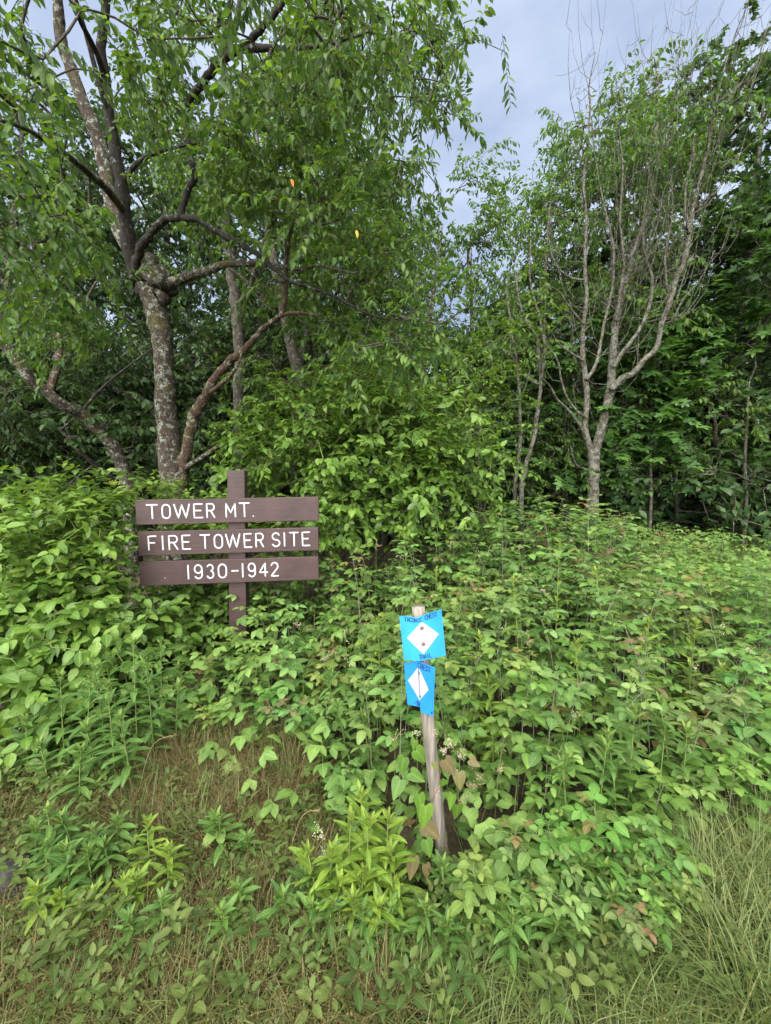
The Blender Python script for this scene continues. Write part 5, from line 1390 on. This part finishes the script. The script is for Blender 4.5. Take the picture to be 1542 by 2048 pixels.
blades(gs, sample_poly(gs, [(3.2, 4.5), (6, 5.2), (6.5, 8), (4, 7)], 5000), .35, .008, .6, M['grass'], 'grass', 0, 0, 4)

M['brown_grass'] = leaf_mat('brown_grass_blade', (0.04, 0.045, 0.014), (0.075, 0.055, 0.022), (0.12, 0.078, 0.034), (0.26, 0.18, 0.09), (0.14, 0.1, 0.05), 0.25, 0.6, 0.2, 0.0)
blades(gs, sample_poly(gs, [(-1.05, 1.5), (-.42, 1.5), (-.42, 2.0), (-.6, 2.25), (-1.1, 2.15), (-1.2, 1.8)], 5500), .26, .003, .8, M['brown_grass'], 'dry_grass', .3, 26, 5)
blades(gs, sample_poly(gs, [(-1.05, 1.5), (-.42, 1.5), (-.42, 2.0), (-.6, 2.25), (-1.1, 2.15), (-1.2, 1.8)], 1500), .3, .003, .7, M['grass'], 'grass', 0, 0, 4)

def tan_stems():
    """long pale grass stems that arch over the rest"""
    g = np.random.default_rng(93)
    arcs = [[(1300, 2000, 1.22), (1320, 1900, 1.25), (1360, 1860, 1.27), (1440, 1870, 1.28)], [(1420, 1900, 1.35), (1415, 1800, 1.36), (1390, 1740, 1.37), (1350, 1700, 1.38)], [(700, 2040, 1.2), (710, 1985, 1.2), (750, 1955, 1.2), (840, 1975, 1.22)],
            [(400, 2010, 1.22), (430, 1975, 1.22), (480, 1960, 1.22)], [(690, 1930, 1.2), (660, 1890, 1.2), (600, 1870, 1.2)], [(350, 1780, 1.45), (380, 1720, 1.46), (420, 1690, 1.46)], [(1500, 2030, 1.2), (1480, 1960, 1.2), (1540, 1930, 1.2)], [(260, 1570, 1.75), (300, 1500, 1.75), (350, 1470, 1.75)],
            [(930, 2040, 1.2), (905, 1960, 1.2), (870, 1930, 1.2)], [(1215, 2040, 1.2), (1225, 1980, 1.2), (1190, 1960, 1.2)], [(110, 2040, 1.2), (90, 1960, 1.22), (60, 1930, 1.22)], [(560, 1700, 1.45), (600, 1640, 1.46), (640, 1620, 1.46)]]
    for pts in arcs:
        W = np.array([P(*p) for p in pts]); base = W[0].copy(); base[2] = float(gz(base[0], base[1]))
        p, r = smooth_path(np.concatenate([[base - [0, 0, .01]], W[1:]]), np.linspace(.0013, .0009, len(W)), 6, 0, g)
        mb = MB(); mb.add(*tubes(p - base, r, 4))
        m = 34; t = g.uniform(.74, 1, m) * (len(p) - 1); c = np.array([[np.interp(q, np.arange(len(p)), p[:, k]) for k in range(3)] for q in t]) - base
        c += g.normal(0, .003, c.shape); mb.add(*dots(c, np.full(m, .0019), g))
        px = pts[-1][0]
        o = mb.build('grass_stem', M['tan'], None, True, base)
        tag(o, 'long tan grass stem arching over the green grass at lower right' if px > 1100 else 'long tan grass stem arching in the lower middle grass' if px > 520 else 'long tan grass stem arching in the brown grass at left', 'grass stem', 'tan arching grass stems')
M['tan'] = plain_mat('tan_grass_stem', (0.17, 0.135, 0.065), (0.27, 0.21, 0.11), 30, .8, .2, 0)
tan_stems()

# small broad leaved weeds in the grass
def weeds():
    g = np.random.default_rng(95)
    T = merge([xform(leaf_shape(1, .5, 3, OVATE, .2, .25), np.array([math.sin(a) * .01, math.cos(a) * .01, h]), np.array([math.sin(a), math.cos(a), e]), np.array([0, 0, 1.]), s)
               for a, h, e, s in ((0, .03, .2, .05), (1.6, .04, .3, .045), (3.1, .05, .3, .05), (4.6, .06, .4, .045), (.8, .08, .7, .035), (2.4, .085, .8, .035), (4.0, .09, .9, .03))])
    xy = sample_poly(g, [(-1.6, 1.0), (1.2, 1.0), (.9, 1.4), (.0, 1.5), (-.5, 2.2), (-1.9, 2.2), (-2.2, 1.7)], 1150)
    n = len(xy); z = gz(xy[:, 0], xy[:, 1]) + g.uniform(0, .06, n); a = g.uniform(0, 2 * PI, n)
    mb = MB(); scatter(mb, T, np.column_stack([xy, z + g.uniform(0, .1, n)]), np.stack([np.cos(a), np.sin(a), g.normal(0, .1, n)], 1), np.stack([g.normal(0, .12, n), g.normal(0, .12, n), np.ones(n)], 1), g.uniform(.4, 1.1, n) ** 1.2, g.uniform(size=n), g.uniform(size=n) ** 2 * .4)
    o = mb.build('weeds', leaf_mat('weed_leaf', (0.034, 0.072, 0.016), (0.062, 0.106, 0.024), (0.10, 0.145, 0.034), (0.16, 0.17, 0.05), (0.12, 0.15, 0.08), 0.3, 0.55, 0.25, 0.2)); o['kind'] = 'stuff'
weeds()

# ------------------------------------------------------------------ rocks
def rock(px, py, d, r, label, seed):
    g = np.random.default_rng(seed)
    import bmesh
    q = P(px, py, d); base = np.array([q[0], q[1], float(gz(q[0], q[1]))])
    bm = bmesh.new(); bmesh.ops.create_icosphere(bm, subdivisions=4, radius=1)
    pl = [(norm(g.normal(size=3)), g.uniform(.55, .85)) for _ in range(9)]
    from mathutils import noise
    for v in bm.verts:
        c = np.array(v.co)
        for n_, h in pl:
            e = c @ n_ - h
            if e > 0: c = c - n_ * e * .85
        c = c * (1 + .06 * noise.fractal(Vector(c * 2.2 + seed), 1.0, 2.0, 4))
        v.co = Vector(c * np.array(r))
    bmesh.ops.triangulate(bm, faces=bm.faces[:]); bm.verts.index_update()
    mb = MB(); mb.add([v.co[:] for v in bm.verts], [[v.index for v in f.verts] for f in bm.faces]); bm.free()
    o = mb.build('rock', M['rock'], None, True, base + [0, 0, r[2] * .3]); tag(o, label, 'rock', 'grey boulders in the grass')
M['rock'] = bark_mat('grey_rock', (.07, .066, .062), (.03, .028, .027), (.15, .15, .14), .35, 1.0, .4)
rock(10, 1860, 1.42, (.13, .1, .16), 'dark grey boulder at the lower left edge below the goldenrod', 1)
rock(290, 1900, 1.32, (.09, .07, .06), 'small pale rock half hidden in the brown grass at lower left', 2)
rock(150, 1960, 1.25, (.16, .08, .05), 'flat grey rock sunk in the grass near the lower left corner', 3)
rock(525, 1400, 2.3, (.11, .1, .12), 'brownish rock right of the foot of the sign post', 4)
# things that share a label are told apart by their order from the left
_by = {}
for o in bpy.data.objects:
    if o.parent is None and 'label' in o.keys(): _by.setdefault(o['label'], []).append(o)
_ord = ['first', 'second', 'third', 'fourth', 'fifth', 'sixth', 'seventh', 'eighth', 'ninth', 'tenth', 'eleventh', 'twelfth', 'thirteenth', 'fourteenth', 'fifteenth', 'sixteenth', 'seventeenth', 'eighteenth', 'nineteenth', 'twentieth', 'last']
for lab, os_ in _by.items():
    if len(os_) > 1:
        os_.sort(key=lambda o: o.location.x / max(o.location.y, .1))
        for i, o in enumerate(os_):
            new = f'{lab}, {_ord[min(i, 20)]} from left'
            if len(new.split()) <= 16: o['label'] = new
print('objects', len(bpy.data.objects), 'tris', sum(len(m.polygons) for m in bpy.data.meshes))
